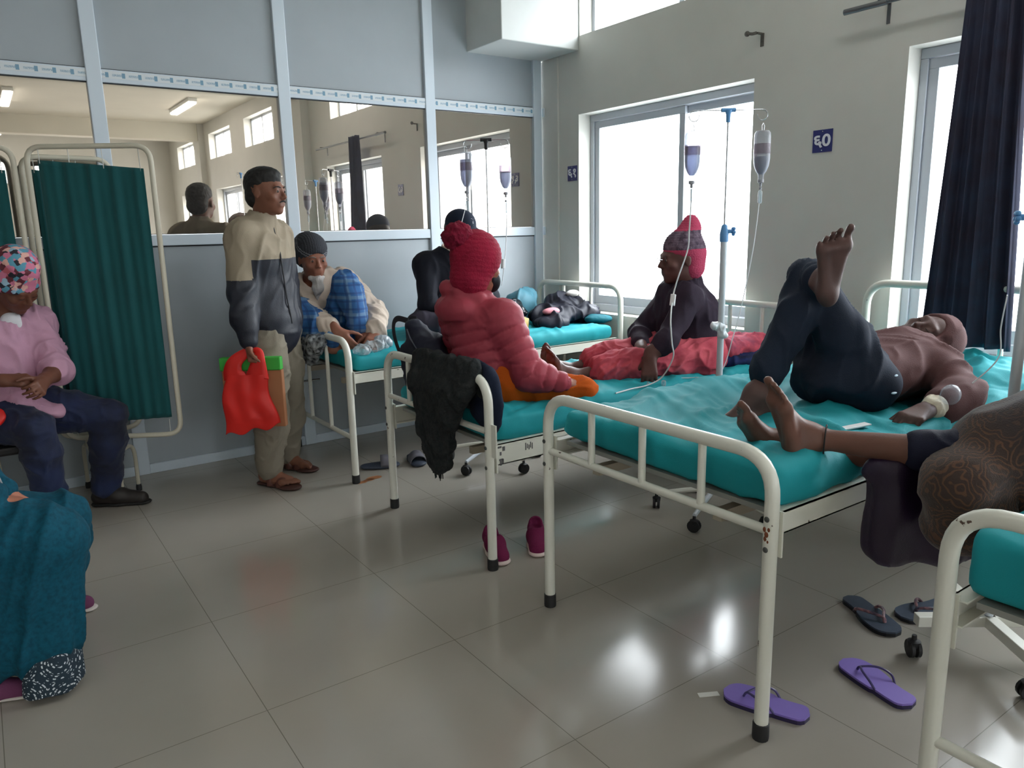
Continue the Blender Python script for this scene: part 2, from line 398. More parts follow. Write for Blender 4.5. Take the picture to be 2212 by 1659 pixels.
# ------------------------------------------------------------------ glazed aluminium partition (wall_back)
root = struct(thing('wall_back', None, None, (-3.5,0,0)))
px = [-.0565, -.939, -1.9135, -2.9, -3.88, -4.86, -5.84, -6.82]
PW = .036
for i, x in enumerate(px):
    MB().box(x-PW,x+PW,-.028,.028,0,ZC).build('mullion_post', M_ALU, root, False, .004)
edges = px+[XL]
def tape_mat():
    m = mat('printed_protective_tape', (214,220,224), .35); t, b = nodes_of(m)
    tc = t.nodes.new('ShaderNodeTexCoord'); sx = t.nodes.new('ShaderNodeSeparateXYZ'); t.links.new(tc.outputs['Object'], sx.inputs[0])
    def mth(op, a, v=None, c=None):
        n = t.nodes.new('ShaderNodeMath'); n.operation = op; t.links.new(a, n.inputs[0])
        if v is not None:
            if isinstance(v, float): n.inputs[1].default_value = v
            else: t.links.new(v, n.inputs[1])
        return n.outputs[0]
    fr = mth('FRACT', mth('DIVIDE', mth('ADD', sx.outputs['X'], 10.0), .078))
    dz = mth('ABSOLUTE', mth('ADD', sx.outputs['Z'], -2.150))
    bar = mth('MULTIPLY', mth('GREATER_THAN', fr, .12), mth('LESS_THAN', dz, .0055)); bar = mth('MULTIPLY', bar, mth('LESS_THAN', fr, .9))
    head = mth('MULTIPLY', mth('MULTIPLY', mth('GREATER_THAN', fr, .70), mth('LESS_THAN', fr, .90)), mth('LESS_THAN', dz, .0125))
    n = t.nodes.new('ShaderNodeTexNoise'); n.inputs['Scale'].default_value = 260; t.links.new(tc.outputs['Object'], n.inputs['Vector'])
    tx = mth('MULTIPLY', bar, mth('GREATER_THAN', n.outputs['Fac'], .44)); s_ = mth('MULTIPLY', tx, .55); s_ = mth('MAXIMUM', s_, mth('MULTIPLY', head, .8))
    mi = t.nodes.new('ShaderNodeMix'); mi.data_type = 'RGBA'; t.links.new(s_, mi.inputs['Factor']); mi.inputs[6].default_value = s2l((214,220,224)); mi.inputs[7].default_value = s2l((60,130,165))
    t.links.new(mi.outputs[2], b.inputs['Base Color']); return m
M_TAPE = tape_mat()
for i in range(len(edges)-1):
    b, a = edges[i]-PW, edges[i+1]+(PW if i+1 < len(px) else 0)
    MB().box(a,b,-.022,.022,2.112,2.177).build('glazing_rail', M_ALU, root, False, .003)
    MB().box(a,b,-.0235,-.0222,2.132,2.170).build('printed_tape', M_TAPE, root, False)
    MB().box(a,b,-.022,.022,1.276,1.336).build('sill_rail', M_ALU, root, False, .003)
    MB().box(a,b,-.022,.022,0,.055).build('bottom_rail', M_ALU, root, False, .003)
    MB().box(a,b,-.006,.006,2.177,ZC).build('upper_panel', M_PANEL, root, False)
    MB().box(a,b,-.006,.006,.055,1.276).build('lower_panel', M_PANEL, root, False)
    g = MB()
    for z in (2.108, 1.3365): g.box(a,b,-.012,.012,z,z+.004)
    for z in (1.2715, 2.1775): g.box(a,b,-.010,.010,z-.003,z+.004)
    g.build('gasket', M_RUB, root, False)
    MB().box(a,b,-.003,.003,1.340,2.108).build('glass_pane', M_MIR, root, False)
for z in (2.145, 1.306):
    MB().box(-.022,.0,-.05,-.028,z-.03,z+.03).box(-.006,0,-.075,-.028,z-.03,z+.03).build('wall_clamp', M_ALU, root, False, .004)
# ------------------------------------------------------------------ ceiling lights (lit)
M_TUBE = mat('lit_tube', (255,255,255), .5, emit=5)
M_HOUS = mat('light_housing', (225,225,220), .5)
for i, (x, y) in enumerate(((-.75,-7.6),(-2.9,-7.8),(-.75,-3.2),(-2.9,-3.2),(-5.3,-3.2),(-5.3,-7.8),(-2.9,-11.3),(-5.3,-11.3))):
    t = thing('ceiling_light', ['batten light nearest the window wall beyond the first ceiling beam','batten light in the middle of the ceiling beyond the first beam','batten light over the beds nearest the window','batten light over the middle of the ward','batten light over the left side of the ward','batten light at the left beyond the first beam','batten light in the middle near the far wall','batten light at the left near the far wall'][i], 'ceiling light', (x,y,ZC-.03), 'tube lights on the ceiling')
    MB().box(x-.06,x+.06,y-.62,y+.62,ZC-.05,ZC-.002).build('housing', M_HOUS, t, False, .005)
    MB().box(x-.05,x+.05,y-.6,y+.6,ZC-.075,ZC-.0505).build('diffuser', M_TUBE, t, False, .008)
# ------------------------------------------------------------------ things on the window wall
M_ROD = mat('dull_metal', (120,122,126), .35, metal=.8)
t = thing('curtain_rod', 'grey metal curtain rod with end socket above the right-hand window', 'curtain rod', (-.08,-3.3,2.27))
MB().tube([(-.08,-2.42,2.275),(-.08,-4.25,2.275)], .009).tube([(-.08,-2.415,2.275),(-.08,-2.62,2.275)], .0135).build('rod', M_ROD, t)
for y in (-2.585, -4.1): MB().box(-.004,-.0,y-.008,y+.008,2.20,2.29).box(-.09,-.0,y-.006,y+.006,2.285,2.293).build('bracket', M_ROD, t, False)
t = thing('wall_hook', 'small rusty curtain bracket left bare on the wall above the sign', 'hook', (-.03,-1.9,2.28))
MB().box(-.004,0,-1.915,-1.895,2.235,2.30).box(-.05,0,-1.912,-1.898,2.292,2.30).tube([(-.05,-1.905,2.296),(-.065,-1.89,2.292),(-.075,-1.87,2.296)], .008).ball((-.075,-1.865,2.296), .014).build('bracket', mat('rusty_metal', (92,88,82), .6, noise=.4, nscale=60), t)
def sign(y0, y1, z0, z1, text, label):
    t = thing('number_sign', label, 'sign', (-.003,(y0+y1)/2,z0), 'bed number signs on the window wall')
    MB().box(-.005,-.0005,y0,y1,z0,z1).build('plate', mat('navy_enamel', (44,50,112), .35), t, False)
    cu = bpy.data.curves.new('n', 'FONT'); cu.body = text; cu.size = .085; cu.align_x = 'CENTER'; cu.align_y = 'CENTER'; cu.extrude = .0006; cu.offset = .0022
    o = bpy.data.objects.new('n', cu); COL.objects.link(o); bpy.context.view_layer.update()
    me = bpy.data.meshes.new_from_object(o.evaluated_get(bpy.context.evaluated_depsgraph_get())); COL.objects.unlink(o); bpy.data.objects.remove(o)
    xs = [v.co.x for v in me.vertices] or [0]; ys = [v.co.y for v in me.vertices] or [0]
    sx = (y1-y0)*.86/max(.001, max(xs)-min(xs)); sy = (z1-z0)*.60/max(.001, max(ys)-min(ys)); cx = (max(xs)+min(xs))/2; cy = (max(ys)+min(ys))/2
    for v in me.vertices:   # text runs along -Y (left to right seen from the room)
        x, y, z = v.co; v.co = (-.0062-z, (y0+y1)/2-(x-cx)*sx, (z0+z1)/2+(y-cy)*sy)
    me.materials.clear(); me.materials.append(mat('sign_white', (226,228,236), .5)); d = bpy.data.objects.new('numerals', me); COL.objects.link(d); d.parent = t; d.matrix_parent_inverse = t.matrix_world.inverted()
    [MB().ball((-.006,(y0+y1)/2,zq), .0035, 8).build('screw', M_STEEL, t) for zq in (z1-.009, z0+.009)]
sign(-2.344, -2.238, 1.668, 1.776, '६0', 'navy square number sign on the bare wall between the two windows')
sign(-.400, -.300, 1.648, 1.750, '६१', 'navy square number sign at the left edge of the first window')
# curtain
def curtain(name, yc0, yc1, z0, z1, x, amp, nf, m, skew0=0, skew1=0, seed=0):
    vs, fs = [], []; NU, NV = 160, 60
    for j in range(NV+1):
        v = j/NV; z = z0+(z1-z0)*v; a0 = yc0+skew0*(1-v); a1 = yc1+skew1*(1-v)
        for i in range(NU+1):
            u = i/NU; am = amp*(.7+.6*math.sin(u*9+seed)**2)*(1.1-.35*v)
            vs.append((x+.015*v+am*math.sin(u*nf*2*PI+.5*math.sin(3*v+seed))+.3*am*math.sin(u*nf*4.3*PI+v*2), a0+(a1-a0)*u+.25*am*math.cos(u*nf*2*PI), z))
    for j in range(NV):
        for i in range(NU): a = j*(NU+1)+i; fs.append((a,a+1,a+NU+2,a+NU+1))
    o = meshobj(name, vs, fs, m, None, True); s_ = o.modifiers.new('thickness','SOLIDIFY'); s_.thickness = .002; return o
o = curtain('curtain', -2.975, -3.20, .795, 2.31, -.125, .024, 5, mat('navy_curtain_cloth', (50,56,80), .85, noise=.15, nscale=8, bump=.2, bscale=500, rgb2=(48,44,62)), .06, -.085)
tag(o, 'dark navy curtain bunched on its rod in front of the right window', 'curtain')
# floor stain
M_STAIN = mat('dried_stain', (176,120,82), .4, noise=.3, nscale=30)
sb = MB()
for (cx, cy, r) in ((-1.975,-.93,.035),(-1.925,-.92,.03),(-1.885,-.90,.045)):
    n = 20; sb.add([(cx+r*(1+.15*math.sin(3*k))*math.cos(2*PI*k/n), cy+r*.6*(1+.1*math.cos(4*k))*math.sin(2*PI*k/n), .0008) for k in range(n)], [tuple(range(n))])
tag(sb.build('stain', M_STAIN, smooth=False), 'orange brown dried stain on the floor by the bed leg', 'stain')
# ------------------------------------------------------------------ beds
def chipped_paint():
    m = mat('chipped_cream_enamel', (226,225,214), .32, spec=.5, coat=.2); t, b = nodes_of(m)
    tc = t.nodes.new('ShaderNodeTexCoord'); n = t.nodes.new('ShaderNodeTexNoise'); n.inputs['Scale'].default_value = 26; n.inputs['Detail'].default_value = 6
    t.links.new(tc.outputs['Object'], n.inputs['Vector']); r = t.nodes.new('ShaderNodeValToRGB'); r.color_ramp.elements[0].position = .285; r.color_ramp.elements[1].position = .30
    r.color_ramp.elements[0].color = s2l((92,72,60)); r.color_ramp.elements[1].color = s2l((226,225,214)); t.links.new(n.outputs['Fac'], r.inputs[0]); t.links.new(r.outputs[0], b.inputs['Base Color']); return m
M_BED = chipped_paint(); M_CAP = mat('black_rubber', (30,30,32), .6)
M_RUST = mat('rust', (120,66,40), .8)
def sheet_mat():
    m = mat('teal_cotton_sheet', (0,150,160), .75, noise=.10, nscale=5, bump=.25, bscale=420); return m
M_SHEET = sheet_mat()
def bend_frame(x, y0, y1, ztop, zbot, r, R=.11):
    """inverted U of bent tube in the plane X = x"""
    p = [(x,y0,zbot),(x,y0,ztop-R)]+arc((x,y0,ztop),(x,y0,ztop-R),(x,y0+R,ztop),8)[1:]+arc((x,y1,ztop),(x,y1-R,ztop),(x,y1,ztop-R),8)+[(x,y1,zbot)]
    return p
def bed(label, y0, y1, zr, head_z, foot_bar, slats_f, slats_h, mz, seed, lift=0, low_bar=.25, railh=.06, x0=-2.0, x1=-.07, wr_amp=.008):
    t = thing('hospital_bed', label, 'bed', ((x0+x1)/2,(y0+y1)/2,0), 'hospital beds with teal sheets')
    r = .0185
    for (nm, x, zt, bar, ns) in (('foot_frame', x0, .79, foot_bar, slats_f), ('head_frame', x1, head_z, foot_bar, slats_h)):
        f = MB().tube(bend_frame(x, y0, y1, zt-r, .02, r), r, 14).build(nm, M_BED, t)
        zb = bar if bar else low_bar
        MB().tube([(x,y0,zb),(x,y1,zb)], .0125, 10).build('crossbar', M_BED, f)
        for i in range(ns):
            y = y0+(y1-y0)*(i+1)/(ns+1); MB().tube([(x,y,zb),(x,y,zt-r)], .0115, 10).build('slat', M_BED, f)
        for y in (y0, y1): MB().lathe([(.021,0),(.022,.008),(.0215,.045),(.019,.047)], Matrix.Translation((x,y,0)), 14).build('rubber_foot', M_CAP, f)
        if bar:
            for y in (y0, y1):
                for z in (zr-.085, zr-.005): MB().ball((x-.019,y,z), .0075, 8, sc=(.5,1,1)).build('bolt', mat('dark_bolt', (86,88,86), .5, metal=.5), f)
    for y, s in ((y0, 1), (y1, -1)):
        MB().box(x0+.02,x1-.02,min(y,y+.004*s),max(y,y+.004*s),zr-railh,zr).box(x0+.02,x1-.02,min(y,y+.035*s),max(y,y+.035*s),zr-.004,zr).box(x0+.02,x1-.02,min(y,y+.03*s),max(y,y+.03*s),zr-railh,zr-railh+.004).build('side_rail', M_BED, t, False)
        MB().box(x0+.018,x0+.024,y-.02,y+.02,zr-.11,zr+.01).build('rail_plate', M_BED, t, False)
    MB().box(x0+.05,x1-.05,y0+.04,y1-.04,zr-.02,zr-.006).build('mattress_deck', mat('deck_metal', (150,150,145), .5), t, False)
    u = MB()
    for y in (y0+.2, y1-.2): u.box(x0+.04,x1-.04,y-.015,y+.015,zr-.085,zr-.055)
    for x in (-1.55,-1.0,-.5): u.box(x-.015,x+.015,y0+.02,y1-.02,zr-.055,zr-.025)
    u.build('under_frame', mat('under_frame_paint', (170,160,142), .5), t, False)
    # mattress wrapped in its sheet
    sd = S(); hx = (x1-x0)/2-.045; hy = (y1-y0)/2-.012; hz = (mz-zr)/2; cx = (x0+x1)/2; cy = (y0+y1)/2; cz = (mz+zr)/2
    sd.box((cx,cy,cz), (hx-.03,hy-.03,hz-.03 if hz > .035 else .004), rad=min(.03, hz-.004), k=.001)
    def disp(P):
        top = np.clip((P[:,2]-(mz-.02))/.02, 0, 1)
        f = folds(P, 5, seed, (1,.5,0), 3.2)*wr_amp*1.5+folds(P, 9, seed+3, (.4,1,0), 3)*wr_amp*.8
        e = noise3(P*3.0, seed+9)*.012
        side = np.abs(P[:,1]-cy) > hy-.02
        return f*(.35+.65*top)-wr_amp*.3+np.where(side, e*.5, e*.7*top)
    Vv, F = sd.mesh(.0125, 1); N = vnormals(Vv, F); Vv = Vv+N*disp(Vv)[:,None]
    if lift: Vv[:,2] += lift*np.clip((Vv[:,0]-(-1.0))/.9, 0, 1)**1.2
    fastmesh('mattress', Vv, F, M_SHEET, t)['label'] = 'teal cotton sheet tucked over the mattress'
    return t
B1 = bed('white hospital bed against the glazed partition, an old man and a capped man on it', -.922, -.03, .60, .955, 0, 2, 2, .682, 11)
B2 = bed('cream hospital bed with a dark shawl over its foot rail', -2.250, -1.384, .51, .915, .565, 3, 3, .605, 21, railh=.085, wr_amp=.013)
B3 = bed('cream hospital bed in the centre, patient in brown hoodie lying on it', -3.518, -2.62, .62, 1.06, .58, 3, 2, .70, 31, lift=.065, wr_amp=.017)
B4 = bed('cream hospital bed at the right edge of the photo, a shawled person seated on it', -4.835, -3.935, .57, .95, 0, 2, 2, .70, 41)
# crank handle under the first bed
h = MB().tube([(-1.93,-.30,.47),(-2.06,-.30,.47),(-2.09,-.30,.44),(-2.09,-.30,.36),(-2.11,-.30,.34),(-2.21,-.30,.34)], .006, 8).build('crank_handle', M_STEEL, B1)
# marks stencilled on the rail of bed two
mk = MB()
for (x, z, a, b_) in ((-1.955,.497,.010,.004),(-1.935,.488,.006,.009),(-1.95,.470,.004,.007),(-1.948,.445,.009,.004),(-1.95,.432,.004,.010),(-1.94,.437,.004,.010)):
    mk.box(x-a,x+a,-2.2512,-2.2502,z-b_,z+b_)
for k_ in range(5): mk.box(-1.83+.008*k_,-1.826+.008*k_,-2.2512,-2.2502,.462+.006*(k_%2),.492-.005*(k_%3))
mk.build('stencil_mark', mat('worn_ink', (92,90,92), .7), B2, False)
rs = MB()
for (dy, dz, a) in ((0,.0,.006),(.006,.012,.005),(-.006,.014,.004),(.003,-.012,.005),(-.004,-.018,.003)): rs.ball((-2.0175,-3.518+dy,.575+dz), a, 6, sc=(.4,1,1.4))
rs.build('rust_spot', M_RUST, B3)
MB().box(-2.004,-1.998,-2.30,-2.27,.47,.60).build('hinge_plate', M_BED, B2, False)
# ------------------------------------------------------------------ IV stands
M_BLUE = mat('blue_plastic', (92,150,205), .35); M_WHT = mat('white_tube_paint', (205,212,220), .3, spec=.5)
def caster(x, y, parent, ang=0, r=.028):
    c = MB(); M = Matrix.Translation((x,y,r)) @ Matrix.Rotation(ang, 4, 'Z') @ Matrix.Rotation(PI/2, 4, 'Y')
    for s in (-1,1): c.lathe([(r*.4,-.006),(r,-.005),(r,.005),(r*.4,.006)], Matrix.Translation((0,0,0)) @ M @ Matrix.Translation((0,0,s*.010)), 16)
    c.build('caster', M_CAP, parent)
    MB().lathe([(.010,r*1.1),(.018,r*1.3),(.02,r*1.9),(.008,r*2.1),(.007,r*2.6)], Matrix.Translation((x,y,0)), 12).build('caster_fork', M_CAP, parent)
def stand(x, y, top, knob_z, label, legs, hooks, lower_r=.0145, square=False, rb=.27, leg_z=.10, a0=0, blue=True):
    t = thing('iv_stand', label, 'drip stand', (x,y,0), 'wheeled drip stands')
    MB().tube([(x,y,leg_z),(x,y,knob_z)], lower_r, 14).build('lower_pole', M_WHT, t)
    MB().tube([(x,y,knob_z),(x,y,top)], .0045, 10).build('upper_rod', M_STEEL, t)
    c = MB().lathe([(.018,knob_z-.045),(.019,knob_z-.01),(.012,knob_z+.025),(.006,knob_z+.03)], Matrix.Translation((x,y,0)), 14)
    M = Matrix.Translation((x,y,knob_z-.0)) @ Matrix.Rotation(a0, 4, 'Z') @ Matrix.Rotation(PI/2, 4, 'Y')
    c.tube([M @ Vector((0,0,.01)), M @ Vector((0,0,.035))], .009, 10)
    for k_ in range(5):
        a = 2*PI*k_/5; c.ball(M @ Vector((.013*math.cos(a),.013*math.sin(a),.04)), .008, 6)
    c.build('height_clamp', M_BLUE if blue else M_CAP, t)
    T = MB().lathe([(.009,top-.05),(.010,top-.02),(.016,top)], Matrix.Translation((x,y,0)), 12)
    d = Vector((math.cos(a0), math.sin(a0), 0)); T.tube([V(x,y,top)-d*.03, V(x,y,top)+d*.03], .009, 10); T.build('top_fitting', M_BLUE if blue else M_CAP, t)
    for s, L in hooks:
        e = V(x,y,top)+d*s*L; pts = [V(x,y,top)+d*s*.03, e]
        for k_ in range(1,9):
            a = k_/8*1.55*PI; pts.append(e+d*s*.022*math.sin(a)+V(0,0,-.022+.022*math.cos(a)))
        MB().tube(pts, .0022, 8).build('hook', M_STEEL, t)
    for k_ in range(legs):
        a = a0+.35+2*PI*k_/legs; e = (x+rb*math.cos(a), y+rb*math.sin(a))
        if square:
            M = Matrix.Translation((x,y,leg_z)) @ Matrix.Rotation(a, 4, 'Z'); MB().box(0,rb,-.017,.017,-.017,.017,M=M).build('base_leg', M_BED, t, False, .002)
        else: MB().tube([(x,y,leg_z+.02),(x+.5*(e[0]-x),y+.5*(e[1]-y),leg_z),(e[0],e[1],.075)], [.013,.012,.010], 8).build('base_leg', M_WHT if k_%2 else M_BED, t)
        caster(e[0], e[1], t, a)
    return t
IA = stand(-1.21, -1.085, 1.795, 1.02, 'drip stand behind the woman in the pink jacket, with two bottles', 5, ((-1,.10),(1,.10)), a0=-.61, blue=False)
IB = stand(-.835, -2.385, 1.80, 1.297, 'white drip stand with blue fittings between the two middle beds', 5, ((-1,.145),(1,.145)), a0=-.61)
IC = stand(-1.135, -3.690, 1.95, 1.33, 'drip stand at the right edge of the photo on a square-tube cross base', 4, ((-1,.12),(1,.12)), a0=2.14, square=True, rb=.215, leg_z=.125)
# ------------------------------------------------------------------ drip bottles, tubes
def clear(name, rgb, a, rough=.12):
    m = bpy.data.materials.new(name); m.use_nodes = True; t = m.node_tree; b = t.nodes['Principled BSDF']; b.inputs['Base Color'].default_value = s2l(rgb); b.inputs['Roughness'].default_value = rough
    tr = t.nodes.new('ShaderNodeBsdfTransparent'); tr.inputs[0].default_value = s2l(tuple(min(255, c+20) for c in rgb)); lw = t.nodes.new('ShaderNodeLayerWeight'); lw.inputs[0].default_value = .35
    r = t.nodes.new('ShaderNodeMapRange'); t.links.new(lw.outputs['Facing'], r.inputs[0]); r.inputs[3].default_value = a; r.inputs[4].default_value = min(1, a+.45)
    mx = t.nodes.new('ShaderNodeMixShader'); t.links.new(r.outputs[0], mx.inputs[0]); t.links.new(tr.outputs[0], mx.inputs[1]); t.links.new(b.outputs[0], mx.inputs[2]); t.links.new(mx.outputs[0], t.nodes['Material Output'].inputs[0]); return m
M_BOT = clear('clear_bottle_plastic', (214,216,222), .24); M_LIQ = clear('saline', (150,156,176), .45, .05); M_LAB = clear('bottle_label', (196,188,194), .12)
M_TUB = mat('clear_tubing', (226,230,232), .25, spec=.6)
M_CLR = clear('thin_clear_plastic', (215,222,226), .25)
def bottle(x, y, ztop, label, liq=.7, s=1.0, red=False, cloth=False):
    t = thing('infusion_bottle', label, 'drip bottle', (x,y,ztop), 'drip bottles hanging from the stands')
    M = Matrix.Translation((x,y,ztop)) @ Matrix.Scale(s, 4)
    prof = [(.004,-.030),(.026,-.032),(.033,-.042),(.034,-.06),(.034,-.150),(.031,-.175),(.021,-.200),(.012,-.212),(.011,-.232)]
    MB().lathe(prof, M, 20).build('bottle_body', M_BOT, t)
    zl = -.06-.12*(1-liq); lp = [(.004,zl+.001),(.0315,zl),(.0315,-.150),(.0285,-.174),(.019,-.198),(.010,-.21),(.004,-.211)]
    MB().lathe(lp, M, 20).build('liquid', M_LIQ, t)
    MB().lathe([(.0345,-.085),(.0347,-.086),(.0347,-.125),(.0345,-.126)], M, 20).build('bottle_label', M_LAB, t)
    MB().tube([M @ Vector((-.007,0,-.03)), M @ Vector((-.009,0,-.012)), M @ Vector((0,0,0)), M @ Vector((.009,0,-.012)), M @ Vector((.007,0,-.03))], .002, 6).build('hanging_loop', M_TUB, t)
    MB().lathe([(.013,-.232),(.013,-.245),(.006,-.247),(.005,-.262)], M, 12).build('stopper', mat('grey_stopper', (150,152,160), .5), t)
    return t
def drip(name, pts, label, chamber=None, clamp=None, r=.0022):
    P = bez(pts, 12); t = thing('infusion_tube', label, 'drip tube', pts[0]); MB().tube(P, r, 8).build('tubing', M_TUB, t)
    if chamber: c = V(chamber); MB().lathe([(.004,.028),(.0085,.022),(.0085,-.022),(.004,-.028)], Matrix.Translation(c), 12).build('drip_chamber', M_CLR, t); MB().lathe([(.006,.04),(.006,.03)], Matrix.Translation(c), 10).build('spike', mat('grey_stopper',(150,152,160),.5), t)
    if clamp:
        c, d = V(clamp[0]), V(clamp[1]).normalized(); R_ = d.to_track_quat('Z','Y').to_matrix().to_4x4()
        MB().box(-.011,.011,-.008,.008,-.026,.026,M=Matrix.Translation(c) @ R_).build('roller_clamp', mat('white_plastic', (232,234,236), .35), t, False, .003)
    return t
# ------------------------------------------------------------------ people
def A(*a): return np.array(a[0] if len(a) == 1 else a, float)
def nrm(v): v = A(v); return v/(np.linalg.norm(v)+1e-12)
def lerp(a, b, t): return A(a)+(A(b)-A(a))*t
def frame(f, u):
    f = nrm(f); u = A(u); u = nrm(u-f*(u@f)); r = np.cross(f, u); return f, u, r     # forward, up, right
def head(sd, c, f, u, s=1.0, jaw=1.0, ears=True):
    """c: centre of the skull at ear height; f: where the face looks"""
    f, u, r = frame(f, u); c = A(c); R = np.stack([r, f, u])
    P = lambda x, y, z: c+s*(r*x+f*y+u*z)
    sd.ell(P(0,-.012,.040), A(.074,.094,.080)*s, R, .02)
    sd.ell(P(0,.022,-.010), A(.064,.072,.078)*s, R, .03)
    sd.ell(P(0,.040,-.062), A(.050*jaw,.048,.042)*s, R, .03)
    sd.ell(P(0,.070,-.092), A(.021,.019,.016)*s, R, .022)
    sd.cone(P(-.034,.084,.027), P(.034,.084,.027), .0105*s, k=.014)
    for x in (-1,1):
        sd.ell(P(x*.031,.103,.008), A(.017,.014,.012)*s, R, .012, cut=True)
        sd.ell(P(x*.031,.0815,.006), A(.0150,.0135,.0125)*s, R, .006)
        sd.ell(P(x*.046,.066,-.020), A(.019,.020,.018)*s, R, .02)
        if ears:
            sd.ell(P(x*.076,-.004,-.002), A(.008,.018,.029)*s, R, .006)
            sd.ell(P(x*.083,.004,.002), A(.004,.009,.017)*s, R, .005, cut=True)
    sd.cone(P(0,.094,.014), P(0,.112,-.022), .0065*s, .0105*s, .010)
    for x in (-1,1): sd.ell(P(x*.011,.101,-.026), A(.008,.010,.007)*s, R, .006)
    sd.ell(P(0,.080,-.046), A(.024,.018,.026)*s, R, .012)
    sd.cone(P(-.020,.089,-.0505), P(.020,.089,-.0505), .0062*s, k=.008)
    sd.cone(P(-.017,.088,-.0625), P(.017,.088,-.0625), .0070*s, k=.008)
    sd.cone(P(-.024,.0985,-.0562), P(.024,.0985,-.0562), .0022*s, k=.005, cut=True)
    return f, u, r
def eyes(parent, c, f, u, s=1.0, look=0.0, closed=False):
    f, u, r = frame(f, u); c = A(c)
    for x in (-1,1):
        e = c+s*(r*x*.031+f*.0845+u*.006)
        if closed:
            MB().tube([e+s*(r*.012*t+f*(.0118-.004*t*t)-u*.004) for t in (-1,-.5,0,.5,1)], .0010*s, 6).build('eyelid_line', mat('dark_lash', (40,26,22), .7), parent)
            continue
        b = MB().ball(V(e-f*.0012*s), .0118*s, 12, sc=(1,1,.72)); b.build('eye', mat('eye_white', (128,114,106), .35), parent)
        g = nrm(f+r*look*.3); MB().ball(V(e+g*.0058*s), .0068*s, 8).build('iris', mat('dark_iris', (36,24,20), .15), parent)
def brows(parent, c, f, u, s, m):
    f, u, r = frame(f, u); c = A(c)
    for x in (-1,1):
        MB().tube([c+s*(r*x*a+f*b+u*z) for a,b,z in ((.012,.0985,.025),(.026,.0965,.030),(.040,.088,.029),(.050,.078,.022))], [.0026*s,.0036*s,.0030*s,.0014*s], 6).build('eyebrow', m, parent)
def hand(sd, w, d, n, thumb, curl=.5, s=1.0, curls=None, spread=.05, tc=.5):
    """w wrist, d towards the fingers, n palm side, thumb: sideways vector towards the thumb"""
    d = nrm(d); n = A(n); n = nrm(n-d*(n@d)); t = A(thumb); t = t-d*(t@d)-n*(t@n); t = nrm(t); w = A(w)
    P = lambda a, b, c=0: w+s*(d*a+t*b+n*c)
    k = .010
    sd.cone(w-d*.03*s, P(.012,0), .026*s, .024*s, .02, flat=(n,.74))
    kn = [(.086,.030),(.091,.010),(.087,-.010),(.079,-.029)]; L = [.068,.076,.070,.055]; cs = curls or [curl]*4
    for i, (a, b) in enumerate(kn):
        q = P(a, b); sd.cone(P(.015, b*.55), q, .0135*s, .0105*s, .016)
        dd = nrm(d+t*spread*(1.5-i)); ang = 0; r0 = .0092 if i != 3 else .0080
        for j, (fr, ra) in enumerate(((.45,.95),(.30,.85),(.25,.72))):
            ang += cs[i]*(1.1 if j == 0 else 1.35 if j == 1 else .8)*.95
            e = q+s*L[i]*fr*(dd*math.cos(ang)+n*math.sin(ang)); sd.cone(q, e, r0*s*(1 if j == 0 else .93 if j == 1 else .86), r0*s*ra, .003 if j else .006); q = e
    sd.ell(P(.035,.022,.008), A(.014,.024,.012)*s, np.stack([t,d,n]), .014)
    q = P(.028,.026,.006); ang = tc
    for j, (l, ra, rb) in enumerate(((.040,.0125,.0105),(.032,.0103,.0092),(.025,.0090,.0070))):
        dd = nrm(d*(.62+.10*j)+t*(.62-.22*j)+n*(.35+.35*ang*j)); e = q+s*l*dd; sd.cone(q, e, ra*s, rb*s, .008 if j == 0 else .003); q = e
def foot(sd, an, t, sole, inner, s=1.0, curl=0.0, wide=1.0):
    """an ankle centre, t heel to toe, sole: towards the sole, inner: towards the big toe"""
    t = nrm(t); b = A(sole); b = nrm(b-t*(b@t)); i_ = A(inner); i_ = nrm(i_-t*(i_@t)-b*(i_@b)); an = A(an)
    P = lambda x, y, z: an+s*(t*x+i_*y*(wide if x > .05 else 1)+b*z); R = np.stack([t, i_, b])
    sd.ell(P(-.040,0,.048), A(.034,.029,.031)*s, R, .02)
    sd.cone(P(0,0,0), P(-.012,0,.04), .038*s, .030*s, .03)
    sd.cone(P(0,.002,.012), P(.085,.004,.052), .034*s, .022*s, .03)
    sd.cone(P(-.03,-.014,.060), P(.105,-.026,.066), .020*s, .016*s, .02)
    sd.cone(P(.02,.012,.045), P(.118,.022,.060), .024*s, .0195*s, .02)
    sd.cone(P(.118,.024,.063), P(.105,-.026,.066), .017*s, .014*s, .018)
    L = [(.125,.027,.046,.0125),(.124,.008,.040,.0090),(.119,-.006,.036,.0085),(.111,-.019,.032,.0080),(.100,-.031,.028,.0075)]
    for x, y, l, r in L:
        a = P(x,y,.064); m_ = P(x+l*.55,y*1.04,.058-.01*curl); e = P(x+l,y*1.08,.066+.012*curl)
        sd.cone(a, m_, r*.92*s, r*.86*s, .007); sd.cone(m_, e, r*.88*s, r*.98*s, .004)
    sd.ell(P(-.002,.034,-.002), A(.011,.010,.011)*s, R, .012); sd.ell(P(-.006,-.034,.004), A(.011,.010,.011)*s, R, .012)
def skin(name, rgb):
    m = mat(name, rgb, .5, spec=.35, noise=.16, nscale=14, bump=.12, bscale=180); nt_, b = nodes_of(m)
    b.inputs['Subsurface Weight'].default_value = .06; b.inputs['Subsurface Radius'].default_value = (.02,.008,.004); return m
def person(label, loc): return thing('person', label, 'person', loc)
def cloth(name, rgb, **k): 
    k.setdefault('bump', .3); k.setdefault('bscale', 350); k.setdefault('spec', .25); return mat(name, rgb, k.pop('rough', .85), **k)
